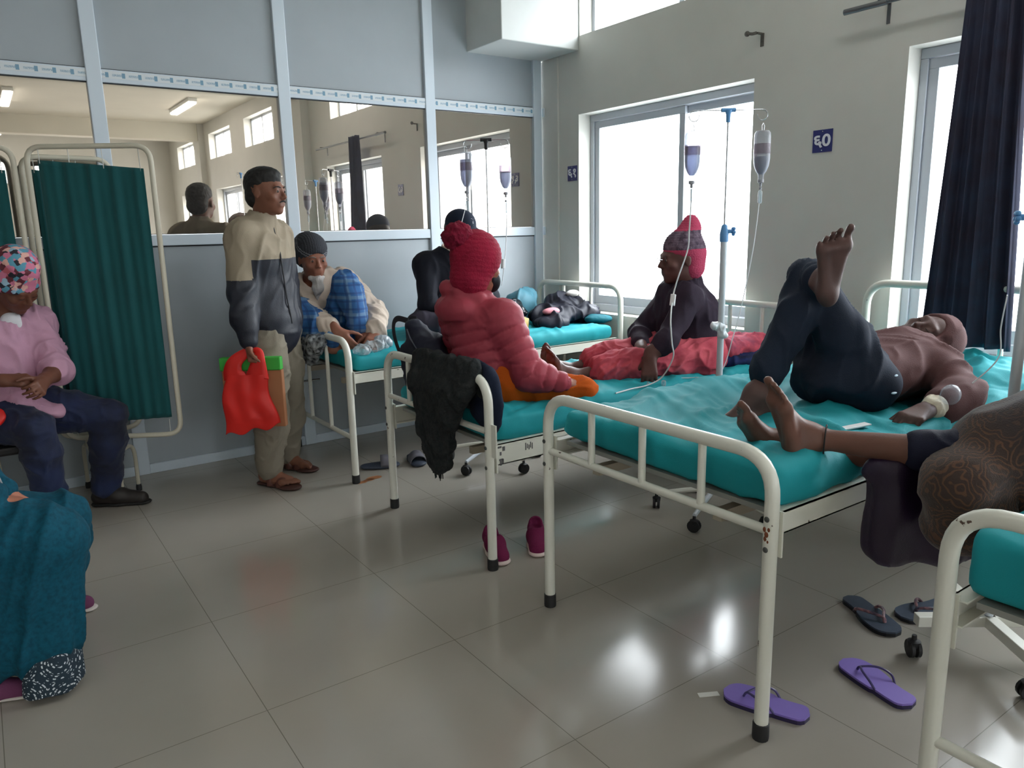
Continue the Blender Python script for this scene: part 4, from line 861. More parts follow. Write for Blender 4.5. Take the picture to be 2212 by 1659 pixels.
# ---- man in the black cap
def capped_man():
    J = dict(head=(-1.115,-0.560,1.312),neck=(-1.135,-0.480,1.190),chest=(-1.150,-0.420,1.040),belly=(-1.135,-0.390,0.860),pelvis=(-1.120,-0.380,0.790),sh1=(-1.305,-0.440,1.120),el1=(-1.350,-0.540,0.900),wr1=(-1.190,-0.690,0.830),sh2=(-0.985,-0.470,1.130),el2=(-0.930,-0.580,0.910),wr2=(-1.040,-0.720,0.830),hip1=(-1.22,-.40,.78),hip2=(-1.02,-.40,.78),kn1=(-1.425,-.585,.775),kn2=(-.83,-.62,.80),an1=(-1.13,-.74,.735),an2=(-1.18,-.68,.74))
    J = {k: A(v)+A(.035,-.02,0) for k, v in J.items()}
    f = nrm((-.05,-1,0)); hf = nrm(RH*.70-FH*.60-UZ*.22)
    t = person('man in black cap and black t-shirt sitting cross-legged behind the pink jacket', (-1.13,-.45,.68)); sk = skin('light_brown_skin', (186,128,104))
    b = S(); torso(b, J, f, -.01); head(b, J['head'], hf, UZ*.9+f*.3, 1.0); b.cone(J['neck'], A(J['head'])-UZ*.06+FH*.02, .052, .05, .03)
    arm(b, J['sh1'], J['el1'], J['wr1']); arm(b, J['sh2'], J['el2'], J['wr2']); hand(b, J['wr1'], (.6,-.4,-.3), (0,.2,-1), (.3,-.8,.3), .6); hand(b, J['wr2'], (-.6,-.4,-.2), (0,.2,-1), (0,-.8,.3), .6)
    leg(b, J['hip1'], J['kn1'], J['an1']); leg(b, J['hip2'], J['kn2'], J['an2']); foot(b, J['an1'], (.9,-.2,-.05), (0,-.7,-.6), (0,-.5,.8), 1); foot(b, J['an2'], (-.9,-.2,-.05), (0,-.3,-.9), (0,-.8,.4), 1)
    solid('body', b, sk, t, .006); eyes(t, J['head'], hf, UZ, 1)
    c = A(J['head']); F, U, R = frame(hf, UZ); Rm = np.stack([R,F,U])
    h = S(); h.ell(c+U*.02-F*.03, (.080,.088,.075), Rm); h.ell(c+F*.10-U*.02, (.09,.09,.10), Rm, .01, cut=True); h.ell(c-U*.12, (.12,.13,.085), Rm, .01, cut=True); solid('hair', h, mat('black_hair', (20,17,17), .65), t, .006)
    cp = S(); cp.ell(c+U*.052-F*.010, (.086,.106,.088), Rm); cp.ell(c-U*.055, (.15,.15,.082), Rm, .004, cut=True)
    cp.ell(c+U*.030+F*.108, (.070,.078,.010), np.stack([R, nrm(F*.93-U*.30), nrm(U*.93+F*.30)]), .008)
    capm = cloth('black_cap_cloth', (26,34,50)); cap = solid('cap', cp, capm, t, .005)
    lg = MB(); q = lambda x, z: c+R*x+U*z+F*(.1005-.010*(1-0)-max(0,(z-.07))*.55-abs(x)*.30-((x*14)**2)*.012)+F*.004
    for pts in (((-.026,.098),(-.008,.094),(.006,.100)),((-.006,.098),(.0,.078),(-.006,.058),(-.014,.052)),((-.012,.072),(.004,.084),(.018,.100)),((-.006,.062),(.012,.056),(.022,.064)),((-.020,.082),(-.004,.080),(.012,.076))):
        lg.tube([q(*p) for p in pts], .0026, 6)
    lg.build('cap_emblem', mat('white_thread', (220,224,230), .6), cap)
    s_ = S(); torso(s_, J, f, .016, 1.04, up_to_neck=False, fl=.80); s_.cone(lerp(J['sh1'],J['sh2'],.5), lerp(J['sh1'],J['neck'],.8), .08, .06, .04)
    for a in ('1','2'): arm(s_, J['sh'+a], J['el'+a], J['wr'+a], .020, .06, .026)
    s_.ell(A(J['neck'])+UZ*.04, (.066,.066,.05), None, .01, cut=True)
    solid('t_shirt', s_, cloth('black_cotton', (20,22,32)), t, .008, wr_(22, 8, .008, (0,0,1), 2))
    co = S(); co.cone(A(J['neck'])-UZ*.035, A(J['neck'])+UZ*.03, .078, .064, .02); co.ell(A(J['neck'])+UZ*.07-FH*.01, (.056,.056,.08), None, .008, cut=True); solid('collar', co, cloth('cream_fleece', (206,190,176)), t, .006)
    l = S(); leg(l, J['hip1'], J['kn1'], J['an1'], .024, .85, .03); leg(l, J['hip2'], J['kn2'], J['an2'], .024, .85, .03); l.cone(J['hip1'], J['hip2'], .11, k=.05)
    solid('trousers', l, cloth('charcoal_trousers', (52,48,60)), t, .008, wr_(24, 8, .009, (1,0,0), 1))
    return t
capped_man()
# ---- woman in the pink quilted jacket
def pink_woman():
    J = dict(head=(-1.775,-1.850,1.172),neck=(-1.785,-1.805,1.040),chest=(-1.757,-1.842,0.880),belly=(-1.762,-1.872,0.745),pelvis=(-1.765,-1.870,0.690),sh2=(-1.745,-1.995,0.955),el2=(-1.700,-2.090,0.735),wr2=(-1.575,-2.165,0.690),sh1=(-1.800,-1.705,0.955),el1=(-1.72,-1.600,0.740),wr1=(-1.50,-1.70,0.690),hip1=(-1.76,-1.77,.685),hip2=(-1.74,-1.96,.685),kn1=(-1.40,-1.80,.635),kn2=(-1.455,-2.17,.635),an1=(-1.50,-2.02,.650),an2=(-1.55,-1.80,.650))
    f = nrm((.95,-.10,.0)); hf = nrm(RH*.78+FH*.52-UZ*.10)
    t = person('woman in dusty pink quilted jacket and crimson pom-pom beanie, back to camera', (-1.77,-1.87,.6)); sk = skin('brown_skin_c', (150,98,78))
    b = S(); torso(b, J, f, -.02, .9); head(b, J['head'], hf, UZ, .95); b.cone(J['neck'], A(J['head'])-UZ*.06, .046, .045, .03)
    arm(b, J['sh1'], J['el1'], J['wr1'], -.005); arm(b, J['sh2'], J['el2'], J['wr2'], -.005); hand(b, J['wr2'], (1,.05,-.15), (0,.4,-.9), (0,.9,.3), .6, .92); hand(b, J['wr1'], (1,-.1,-.15), (0,-.4,-.9), (0,-.9,.3), .6, .92)
    leg(b, J['hip1'], J['kn1'], J['an1'], -.01); leg(b, J['hip2'], J['kn2'], J['an2'], -.01); foot(b, J['an1'], (-.2,-.9,-.05), (.6,0,-.6), (.7,0,.6), .88); foot(b, J['an2'], (-.2,.9,-.05), (.6,0,-.6), (.7,0,.6), .88)
    solid('body', b, sk, t, .006); eyes(t, J['head'], hf, UZ, .95)
    c = A(J['head']); F, U, R = frame(hf, UZ); Rm = np.stack([R,F,U])
    h = S(); h.ell(c+U*.052-F*.014, (.096,.112,.105), Rm); h.cone(c+U*.03-F*.01, c-U*.045-F*.035, .100, .088, .03, flat=(F,.98)); h.ell(c+F*.150-U*.055, (.092,.085,.092), Rm, .012, cut=True)
    knit = cloth('crimson_knit', (150,24,54), bump=1.0, bscale=130, noise=.2, nscale=30); bh = solid('beanie', h, knit, t, .006, lambda P: np.sin(((P-c)@U)*330+np.sin(((P-c)@R)*200)*.8)*.0011)
    pc = c+U*.118-F*.098-R*.012; pm = S(); pm.ell(pc, (.067,.067,.062)); po = solid('pom_pom', pm, cloth('crimson_yarn', (128,18,48), bump=1.2, bscale=90, noise=.35, nscale=50), bh, .005, lambda P: noise3(P*55,4)*.007+noise3(P*150,5)*.004)
    mk = S(); mk.ell(c+F*.078-U*.060, (.044,.034,.046), Rm, .02); mk.ell(c+F*.04-U*.05, (.062,.05,.030), Rm, .02); mk.ell(c+F*.00-U*.055, (.08,.055,.2), Rm, .01, cut=True)
    solid('face_mask', mk, cloth('black_mask_cloth', (24,24,30)), t, .005)
    # jacket, quilted in rings
    j = S(); torso(j, J, f, .022, .94, up_to_neck=False, fl=.82)
    j.cone(A(J['pelvis'])-UZ*.0, A(J['belly']), .158, .156, .05, flat=(f,.84))
    arm(j, J['sh1'], J['el1'], J['wr1'], .030, 1.0, .016); arm(j, J['sh2'], J['el2'], J['wr2'], .034, 1.0, .016)
    # hood lying on the back and standing collar
    nk = A(J['neck']); j.ell(nk-f*.070-UZ*.045, (.085,.135,.070), np.stack([f, np.cross(UZ,f), UZ]), .02); j.poly([nk+f*.06-A(0,.07,0)-UZ*.03, nk-f*.02-A(0,.095,0)+UZ*.0, nk-f*.085-A(0,.05,0)+UZ*.028, nk-f*.095+A(0,.03,0)+UZ*.045, nk-f*.04+A(0,.095,0)+UZ*.02, nk+f*.05+A(0,.07,0)-UZ*.02], [.030,.030,.030,.032,.034,.030], .014); j.cone(nk-UZ*.03, nk+UZ*.035, .098, .082, .03)
    j.ell(nk+UZ*.085+f*.012, (.070,.070,.075), None, .012, cut=True)
    segs = [(A(J['sh1']),A(J['el1'])),(A(J['el1']),A(J['wr1'])),(A(J['sh2']),A(J['el2'])),(A(J['el2']),A(J['wr2'])),(A(J['pelvis']),A(J['neck'])-UZ*.06)]
    def quilt(P):
        best = np.full(len(P), 9.); s_ = np.zeros(len(P)); base = 0
        for i, (a, b_) in enumerate(segs):
            ab = b_-a; L = np.linalg.norm(ab); tt = np.clip((P-a)@ab/(L*L), -.2, 1.2); d = np.linalg.norm(P-a-tt[:,None]*ab, axis=1)-(.085 if i == 4 else 0)
            m = d < best; best[m] = d[m]; s_[m] = tt[m]*L+(0 if i in (0,2,4) else np.linalg.norm(segs[i-1][1]-segs[i-1][0]))
        ph = s_/.052+noise3(P*5,3)*.3; e = np.abs(np.sin(ph*PI))
        amp = np.clip((nk[2]-.085-P[:,2])/.02, 0, 1)
        return (np.power(e, .4)*.0125-.010)*amp+folds(P, 14, 5, (0,0,1), .8)*.003-.001
    solid('quilted_jacket', j, cloth('dusty_pink_nylon', (160,62,76), rough=.55, noise=.10, nscale=9, bump=.1), t, .0065, quilt, smooth=1)
    l = S()
    for a in ('1','2'): leg(l, J['hip'+a], J['kn'+a], J['an'+a], .010, .95, .026, s=.82)
    l.cone(J['hip1'], J['hip2'], .115, k=.06); l.cone((-1.47,-1.84,.625),(-1.47,-2.05,.625), .05, k=.05)
    Vm = wr_(36, 9, .012, (1,0,0), 2.5)
    solid('trousers', l, cloth('orange_cotton', (196,86,14), noise=.18, nscale=9), t, .0075, Vm)
    return t
pink_woman()
# ---- patient sitting up on the second bed against the window
def window_patient():
    J = dict(head=(-0.700,-2.015,1.160),neck=(-0.650,-2.010,1.040),chest=(-0.630,-1.990,0.890),belly=(-0.610,-1.985,0.760),pelvis=(-0.590,-1.990,0.690),sh1=(-0.760,-2.120,0.985),el1=(-0.930,-2.150,0.800),wr1=(-1.020,-2.130,0.730),sh2=(-0.560,-1.830,0.985),el2=(-0.78,-1.82,0.78),wr2=(-.965,-2.02,0.745),hip1=(-.62,-2.09,.685),hip2=(-.60,-1.90,.685),kn1=(-1.00,-2.02,.670),kn2=(-.97,-1.88,.690),an1=(-1.315,-1.905,.650),an2=(-1.27,-1.80,.655))
    f = nrm((-.90,-.35,0)); hf = nrm(-RH*.97-FH*.20-UZ*.05)
    t = person('patient in tall pink and grey knitted hat sitting on bed before the window', (-.62,-2.0,.6)); sk = skin('dark_brown_skin', (96,62,56))
    b = S(); torso(b, J, f, -.01); head(b, J['head'], hf, UZ, 1.0); b.cone(J['neck'], A(J['head'])-UZ*.06+RH*.02, .052, .048, .03)
    arm(b, J['sh1'], J['el1'], J['wr1']); arm(b, J['sh2'], J['el2'], J['wr2']); hand(b, J['wr1'], (-.25,-.25,-.85), (.3,.3,-.3), (-.8,.4,0), .35); hand(b, J['wr2'], (-.5,-.75,-.3), (0,.1,-1), (-.9,.3,0), .6)
    leg(b, J['hip1'], J['kn1'], J['an1'], -.008, s=.85); leg(b, J['hip2'], J['kn2'], J['an2'], -.008, s=.85)
    for k_, yy in (('an1',-.12),('an2',.05)): foot(b, J[k_], (-.30,.05,.92), (-1,.1,-.3), (0,1 if k_ == 'an1' else -1,0), .96)
    solid('body', b, sk, t, .0055); eyes(t, J['head'], hf, UZ, 1)
    c = A(J['head']); F, U, R = frame(hf, UZ); Rm = np.stack([R,F,U])
    h = S(); h.ell(c+U*.058-F*.018, (.086,.104,.080), Rm); h.cone(c+U*.08-F*.020, c+U*.150-F*.055, .080, .050, .03); h.cone(c+U*.150-F*.052, c+U*.182-F*.058, .048, .034, .02, flat=(R,.6))
    h.cone(c+U*.02-F*.05, c-U*.035-F*.050, .078, .070, .02); h.ell(c+F*.105-U*.055, (.10,.10,.088), Rm, .008, cut=True)
    pk = cloth('pink_knit', (186,70,100), bump=.9, bscale=140); gy = cloth('grey_patterned_knit', (120,104,118), bump=.9, bscale=140, rgb2=(74,60,74), nscale=38)
    solid('knitted_hat', h, [pk, gy], t, .0055, lambda P: np.sin(P[:,2]*560)*.0012, lambda Cn: (((Cn-c)@U > .052)&((Cn-c)@U < .140)).astype(int))
    MB().tube([c+R*.0835+U*.012+F*y for y in (-.01,.04,.09)], .0018, 6).tube([c+R*x+U*.012+F*.118 for x in (-.055,-.035,-.02)], .0018, 6).tube([c+R*x+U*.012+F*.118 for x in (.02,.035,.055)], .0018, 6).build('glasses', mat('glasses_metal', (150,150,155), .25, metal=1), t)
    j = S(); torso(j, J, f, .016, .98, up_to_neck=False, fl=.80); j.cone(J['pelvis'], J['belly'], .160, .160, .05, flat=(f,.9)); j.cone(lerp(J['sh1'],J['sh2'],.5), A(J['neck'])+UZ*.015, .082, .066, .04)
    arm(j, J['sh1'], J['el1'], J['wr1'], .014, .45, .018); arm(j, J['sh2'], J['el2'], J['wr2'], .014, .60, .018)
    j.ell(A(J['neck'])+UZ*.05+f*.02, (.060,.060,.055), None, .01, cut=True)
    solid('jacket', j, cloth('dark_plum_fleece', (52,42,56), noise=.15, nscale=12), t, .0075, wr_(42, 8, .010, (0,0,1), 2))
    l = S(); 
    leg(l, J['hip1'], J['kn1'], J['an1'], .018, .50, .036); leg(l, J['hip2'], J['kn2'], J['an2'], .018, .48, .036); l.cone(J['hip1'], J['hip2'], .11, k=.05)
    e1 = lerp(J['kn1'],J['an1'],.47); e2 = lerp(J['kn2'],J['an2'],.45)
    solid('trousers', l, cloth('coral_pink_cotton', (200,90,102), noise=.25, nscale=14, rgb2=(168,62,78)), t, .0065, lambda P: folds(P, 13, 46, (1,.2,0), 2.0)*.014-.003+np.sin((P[:,1]*14+P[:,2]*9)*16)*.003*(P[:,0] < -1.08), smooth=1)
    return t
window_patient()
# ---- patient lying on the third bed with one foot in the air
def lying_patient():
    J = dict(head=(-0.640,-3.185,0.885),neck=(-0.770,-3.195,0.845),chest=(-0.885,-3.195,0.825),belly=(-1.02,-3.190,0.815),pelvis=(-1.130,-3.180,0.810),sh1=(-0.850,-3.345,0.815),el1=(-0.945,-3.470,0.765),wr1=(-1.165,-3.465,0.748),sh2=(-0.820,-3.035,0.845),el2=(-0.86,-2.955,0.80),wr2=(-1.03,-3.05,0.92),hip1=(-1.15,-3.255,.80),kn1=(-1.262,-3.108,1.130),an1=(-1.470,-3.065,.778),hip2=(-1.15,-3.11,.81),kn2=(-1.085,-2.960,1.120),an2=(-1.325,-3.185,1.145))
    t = person('patient in brown hoodie and navy trousers lying with one bare foot raised', (-1.0,-3.2,.7)); sk = skin('grey_brown_skin', (98,72,68))
    bt = nrm(A(J['pelvis'])-A(J['neck'])); f = UZ; hf = nrm(UZ*.66-RH*.42-FH*.52); hu = nrm(A(J['head'])-A(J['neck']))
    b = S(); torso(b, J, f, -.014, .80); head(b, J['head'], hf, nrm(RH*.9+UZ*.1), .98, ears=False); b.cone(J['neck'], lerp(J['neck'],J['head'],.6), .050, .046, .03)
    arm(b, J['sh1'], J['el1'], J['wr1'], -.003); arm(b, J['sh2'], J['el2'], J['wr2'])
    hand(b, J['wr1'], (-.95,.05,-.12), (0,.15,-1), (.1,-.3,-.2) if False else (0,1,0), 0.75, 1.02, tc=.8); hand(b, J['wr2'], (-.6,-.6,-.4), (0,0,-1), (.5,-.5,0), .5)
    leg(b, J['hip1'], J['kn1'], J['an1'], -.010, s=.78); leg(b, J['hip2'], J['kn2'], J['an2'], -.010, s=.78)
    foot(b, J['an1'], (-.115,.035,-.030), (0,0,-1), (0,1,0), 1.14); foot(b, A(J['an2'])+A(.0,0,.0), (-.02,-.02,.25), nrm(-FH*.98), RH*1.0, 1.02, .3, 1.42)
    solid('body', b, sk, t, .0055); eyes(t, J['head'], hf, nrm(RH*.9+UZ*.1), .98, closed=True)
    c = A(J['head']); F, U, R = frame(hf, nrm(RH*.9+UZ*.1)); Rm = np.stack([R,F,U])
    brown = cloth('brown_hoodie_cloth', (96,66,66), noise=.14, nscale=9)
    j = S(); torso(j, J, f, .014, 1.0, up_to_neck=False, fl=.74); j.cone(lerp(J['pelvis'],J['belly'],.45), J['belly'], .138, .144, .05, flat=(f,.70)); j.p[0] = ('c',)+(lerp(J['pelvis'],J['belly'],.45),)+j.p[0][2:]
    arm(j, J['sh1'], J['el1'], J['wr1'], .026, .60, .030); arm(j, J['sh2'], J['el2'], J['wr2'], .028, .9, .03)
    j.cone(lerp(J['sh1'],J['sh2'],.5), lerp(J['neck'],J['head'],.25), .10, .085, .05)
    j.ell(c+U*.030-F*.022, (.098,.108,.110), Rm, .03); j.cone(c-U*.06-F*.02, A(J['neck']), .088, .080, .03)
    j.ell(c+F*.112-U*.020, (.070,.085,.100), Rm, .014, cut=True)
    j.box(lerp(J['sh1'],J['sh2'],.5)+A(0,0,-.36), (1.2,.6,.205), None, .01, .02, cut=True)
    solid('hoodie', j, brown, t, .0075, lambda P: folds(P, 8, 52, (.5,-.6,.3), 2.2)*.012-.003, smooth=1)
    l = S(); leg(l, J['hip1'], J['kn1'], J['an1'], .014, .80, .024, s=.86); leg(l, J['hip2'], J['kn2'], J['an2'], .012, .90, .022, s=.86); l.cone(J['hip1'], J['hip2'], .100, k=.04); l.cone(A(J['pelvis'])+A(.05,0,0), A(J['pelvis'])+A(-.06,0,0), .118, k=.05, flat=(UZ,.7))
    solid('trousers', l, cloth('dark_navy_trousers', (34,42,58), noise=.15, nscale=8), t, .0075, lambda P: folds(P, 8, 56, (.2,.3,1), 2.4)*.016-.003, smooth=1)
    MB().ball((-1.150,-3.352,.838), .0055, 8, sc=(2.4,1,1.0)).build('torn_patch', mat('pale_lining', (190,214,232), .6), t)
    MB().ball((-1.165,-3.360,.785), .0055, 8, sc=(2.8,1,.8)).build('torn_patch', mat('pale_lining', (190,214,232), .6), t)
    return t
lying_patient()
# ---- shawled person on the fourth bed, bare feet on the third
def shawled_person():
    t = person('person in brown patterned shawl, bare ankles resting across on the middle bed', (-1.25,-4.1,.7)); sk = skin('brown_skin_d', (108,72,60))
    an1, kn1, hip1 = A(-1.757,-3.450,.762), A(-1.560,-3.800,.748), A(-1.22,-4.12,.79)
    an2, kn2, hip2 = A(-1.722,-3.368,.712), A(-1.440,-3.690,.665), A(-1.20,-4.05,.72)
    b = S(); leg(b, hip1, kn1, an1, -.006, s=.90); leg(b, hip2, kn2, an2, -.008, s=.76)
    foot(b, an1, (-.045,.02,.20), (-.92,.35,-.30), (.2,.75,0), 1.06); foot(b, an2+A(-.02,.012,.012), (-.06,.07,.17), (-.90,.40,-.3), (-.2,-.75,0), .94)
    pe, ch, nk, hd = A(-1.02,-4.20,.82), A(-1.0,-4.26,1.10), A(-1.0,-4.26,1.27), A(-1.03,-4.24,1.40)
    J = dict(pelvis=pe, belly=lerp(pe,ch,.5), chest=ch, neck=nk, sh1=(-1.14,-4.40,1.20), sh2=(-.86,-4.12,1.20)); fc = nrm((-.6,.75,0)); torso(b, J, fc, -.01)
    head(b, hd, fc, UZ, .98); b.cone(nk, hd-UZ*.05, .05, .048, .03)
    arm(b, J['sh1'], (-1.28,-4.36,.98), (-1.40,-4.16,.95)); hand(b, (-1.40,-4.16,.95), (-.4,.8,-.2), (0,0,-1), (.6,.3,0), .5); arm(b, J['sh2'], (-.98,-3.96,.98), (-1.16,-3.86,.95)); hand(b, (-1.16,-3.86,.95), (-.7,.5,-.2), (0,0,-1), (-.3,-.7,0), .5)
    solid('body', b, sk, t, .0055); eyes(t, hd, fc, UZ, .98)
    ax = nrm(kn1-an1); q = lerp(an1, kn1, .10); u, v_ = frame(ax, UZ)[1:]; MB().tube([q+(u*math.cos(a)+v_*math.sin(a))*.0395 for a in [2*PI*i/20 for i in range(21)]], .0022, 6).build('ankle_string', mat('black_thread', (22,18,18), .8), t)
    # velvet trouser and kurta hanging in the gap between the beds
    vel = cloth('purple_velvet', (34,10,46), rough=.5, bump=.3, noise=.3, nscale=8, spec=.5); nv = cloth('navy_velvet', (18,20,42), rough=.7)
    l2 = S(); leg(l2, hip1, kn1, lerp(kn1,an1,.5), .018, .66, .020, s=.92); solid('trouser_leg', l2, nv, t, .007, wr_(61, 12, .006, (1,0,0), 2))
    k_ = S(); a, b_ = A(-1.700,-3.592,.690), A(-1.42,-3.800,.70)
    k_.cone(a, b_, .016, .04, .03); R = np.stack([nrm(b_-a), nrm(np.cross(UZ, b_-a)), nrm(np.cross(nrm(b_-a), nrm(np.cross(UZ, b_-a))))])
    k_.box(A(-1.560,-3.695,.595), (.150,.014,.112), R, .022, .03); k_.box(A(-1.50,-3.72,.54), (.145,.03,.06), R, .03, .05)
    solid('velvet_kurta', k_, vel, t, .0075, lambda P: np.sin(((P@R[0])*46+noise3(P*6,3)*2))*.009*np.clip((.76-P[:,2])/.1,0,1)+folds(P,10,62,(0,0,1),3)*.006)
    def shawl_mat():
        m = mat('paisley_shawl', (66,48,40), .9, bump=.5, bscale=260, sheen=.2); n_, bb = nodes_of(m); tc = n_.nodes.new('ShaderNodeTexCoord')
        vo = n_.nodes.new('ShaderNodeTexVoronoi'); vo.inputs['Scale'].default_value = 12; vo.feature = 'F1'; nz = n_.nodes.new('ShaderNodeTexNoise'); nz.inputs['Scale'].default_value = 14; ad = n_.nodes.new('ShaderNodeMix'); ad.data_type = 'RGBA'; ad.inputs['Factor'].default_value = .10
        n_.links.new(tc.outputs['Object'], nz.inputs['Vector']); n_.links.new(tc.outputs['Object'], ad.inputs[6]); n_.links.new(nz.outputs['Color'], ad.inputs[7]); n_.links.new(ad.outputs[2], vo.inputs['Vector'])
        mu = n_.nodes.new('ShaderNodeMath'); mu.operation = 'MULTIPLY'; mu.inputs[1].default_value = 46; n_.links.new(vo.outputs['Distance'], mu.inputs[0]); sn = n_.nodes.new('ShaderNodeMath'); sn.operation = 'SINE'; n_.links.new(mu.outputs[0], sn.inputs[0])
        r = n_.nodes.new('ShaderNodeValToRGB'); e = r.color_ramp.elements; e[0].position = .3; e[0].color = s2l((58,42,36)); e[1].position = .8; e[1].color = s2l((92,62,44)); n_.links.new(sn.outputs[0], r.inputs[0])
        n2 = n_.nodes.new('ShaderNodeTexNoise'); n2.inputs['Scale'].default_value = 3.5; n_.links.new(tc.outputs['Object'], n2.inputs['Vector']); r2_ = n_.nodes.new('ShaderNodeValToRGB'); r2_.color_ramp.elements[0].position = .40; r2_.color_ramp.elements[1].position = .58; n_.links.new(n2.outputs['Fac'], r2_.inputs[0])
        mx = n_.nodes.new('ShaderNodeMix'); mx.data_type = 'RGBA'; n_.links.new(r2_.outputs[0], mx.inputs['Factor']); mx.inputs[6].default_value = s2l((48,42,46)); n_.links.new(r.outputs[0], mx.inputs[7]); n_.links.new(mx.outputs[2], bb.inputs['Base Color']); return m
    s_ = S(); s_.cone(pe+A(0,0,.0), ch, .22, .185, .08); s_.cone(ch, A(-1.0,-4.26,1.24), .18, .10, .08); s_.cone(J['sh1'], J['sh2'], .085, k=.06); s_.cone(pe, A(-1.46,-3.93,.80), .19, .125, .08); s_.cone(pe, A(-1.36,-4.00,.80), .19, .14, .08)
    s_.cone(A(-1.46,-3.92,.78), A(-1.505,-3.82,.62), .11, .085, .06); s_.cone(A(-1.46,-3.87,.72), A(-1.42,-3.80,.54), .10, .07, .06); s_.cone(nk-UZ*.02, hd+UZ*.03-fc*.03, .10, .125, .05); s_.ell(hd+fc*.13, (.10,.10,.12), None, .02, cut=True)
    s_.cone(J['sh1'], (-1.32,-4.36,.98), .09, .09, .05); s_.poly([(-1.36,-3.98,.80),(-1.535,-3.814,0.784),(-1.662,-3.799,0.700),(-1.660,-3.776,0.598)], [.11,.070,.058,.052], .06); s_.cone((-1.662,-3.799,0.700), (-1.635,-3.842,0.613), .058, .055, .05)
    sh = solid('shawl', s_, shawl_mat(), t, .009, lambda P: folds(P, 6, 65, (-.6,.5,-.6), 3)*.016)
    fr = MB(); random.seed(3)
    for i in range(16):
        p = V(-1.47+.012*i*.6, -3.85+.004*i, .48+.004*math.sin(i)); fr.tube([p, p+V(.004*random.uniform(-1,1),.004,-.02), p+V(.010*random.uniform(-1,1),.006*random.uniform(-1,1),-.045-.012*random.random())], .0014, 5)
    fr.build('fringe', mat('dark_fringe', (40,30,28), .9), sh)
    return t
shawled_person()
# ------------------------------------------------------------------ folding privacy screen
M_SCR = mat('cream_tube_paint', (206,200,182), .4); M_GRN = mat('dark_green_screen_cloth', (8,84,88), .85, noise=.12, nscale=4, bump=.3, bscale=400, sheen=.1)
def screen():
    t = thing('privacy_screen', 'folding privacy screen of dark green cloth in cream tube frames', 'privacy screen', (-3.2,-.4,0))
    def panel(a, b, z0, z1, seed, foot_at=.47):
        a, b = V(a[0],a[1],0), V(b[0],b[1],0); d = (b-a).normalized(); n = Vector((-d.y,d.x,0)); R = .075; Z = lambda p, z: V(p.x,p.y,z)
        c = [Z(a,(z0+z1)/2),Z(a,z1-R)]+arc(Z(a,z1),Z(a,z1-R),Z(a+d*R,z1),6)[1:]+arc(Z(b,z1),Z(b-d*R,z1),Z(b,z1-R),6)+arc(Z(b,z0),Z(b,z0+R),Z(b-d*R,z0),6)+arc(Z(a,z0),Z(a+d*R,z0),Z(a,z0+R),6)+[Z(a,(z0+z1)/2)]
        f = MB().tube(c, .0125, 12, caps=False).build('tube_frame', M_SCR, t)
        m = a+(b-a)*foot_at; lg = MB().tube([Z(m,z0),Z(m,z0-.07)], .010, 8); lg.tube([Z(m+n*.13,.012),Z(m+n*.13,z0-.16)]+arc(Z(m+n*.13,z0-.07),Z(m+n*.13,z0-.16),Z(m+n*.05,z0-.07),5)[1:]+arc(Z(m-n*.07,z0-.07),Z(m-n*.02,z0-.07),Z(m-n*.07,z0-.16),5)+[Z(m-n*.07,.012)], .010, 8); lg.build('leg', M_SCR, t)
        for s in (.13,-.07): MB().lathe([(.014,0),(.015,.02),(.012,.035)], Matrix.Translation(Z(m+n*s,0)), 10).build('rubber_foot', M_CAP, t)
        vs, fs = [], []; NU, NV = 90, 50; W = (b-a).length
        for j in range(NV+1):
            v = j/NV
            for i in range(NU+1):
                u = i/NU; p = a+d*(.045+(W-.085)*u); z = z0+.07+(z1-z0-.13)*v-.045*v*u+.02*(1-v)*u
                w_ = .005*math.sin(u*31+seed+.8*math.sin(v*3))*(.5+.5*v)+.003*math.sin(u*57+2*v)
                vs.append(Z(p+n*w_, z))
        for j in range(NV):
            for i in range(NU): q = j*(NU+1)+i; fs.append((q,q+1,q+NU+2,q+NU+1))
        o = meshobj('screen_cloth', vs, fs, M_GRN, t, True); s_ = o.modifiers.new('thickness','SOLIDIFY'); s_.thickness = .0015
        ws = mat('white_string', (210,210,205), .8)
        for k_ in (.02,.3,.62,.97): p = a+d*(.045+(W-.085)*k_); MB().tube([Z(p,z1-.01),Z(p+n*.003,z1-.075-.045*k_)], .002, 5).build('tie_string', ws, f)
        for k_ in (.02,.97): p = a+d*(.045+(W-.085)*k_); MB().tube([Z(p,z0+.0),Z(p+n*.003,z0+.08)], .002, 5).build('tie_string', ws, f)
    panel((-3.262,-.275), (-2.775,-.555), .335, 1.752, 1)
    panel((-3.86,-.07), (-3.315,-.255), .335, 1.752, 4)
    panel((-3.285,-.215), (-2.900,-.175), .325, 1.715, 8, .3)
screen()
t = thing('stool', 'dark bench seat under the man in the patterned cap', 'stool', (-3.5,-.38,0))
MB().box(-3.86,-3.33,-.56,-.25,.36,.40).build('seat', mat('black_vinyl', (26,24,26), .5), t, False, .012)
for x in (-3.83,-3.36):
    for y in (-.53,-.28): MB().box(x-.012,x+.012,y-.012,y+.012,0,.36).build('leg', mat('dark_steel', (50,48,48), .5), t, False)
t = thing('stool', 'pale stool under the woman in the teal kurta', 'stool', (-3.82,-1.95,0))
MB().lathe([(.17,.40),(.18,.41),(.18,.43),(.16,.44)], Matrix.Translation((-3.82,-1.95,0)), 24).build('seat', mat('grey_plastic', (150,150,146), .5), t)
for a in (.25,1.8,3.4,4.95): MB().tube([(-3.82+.13*math.cos(a),-1.95+.13*math.sin(a),.40),(-3.82+.22*math.cos(a),-1.95+.22*math.sin(a),.0)], [.014,.017], 8).build('leg', M_SCR, t)
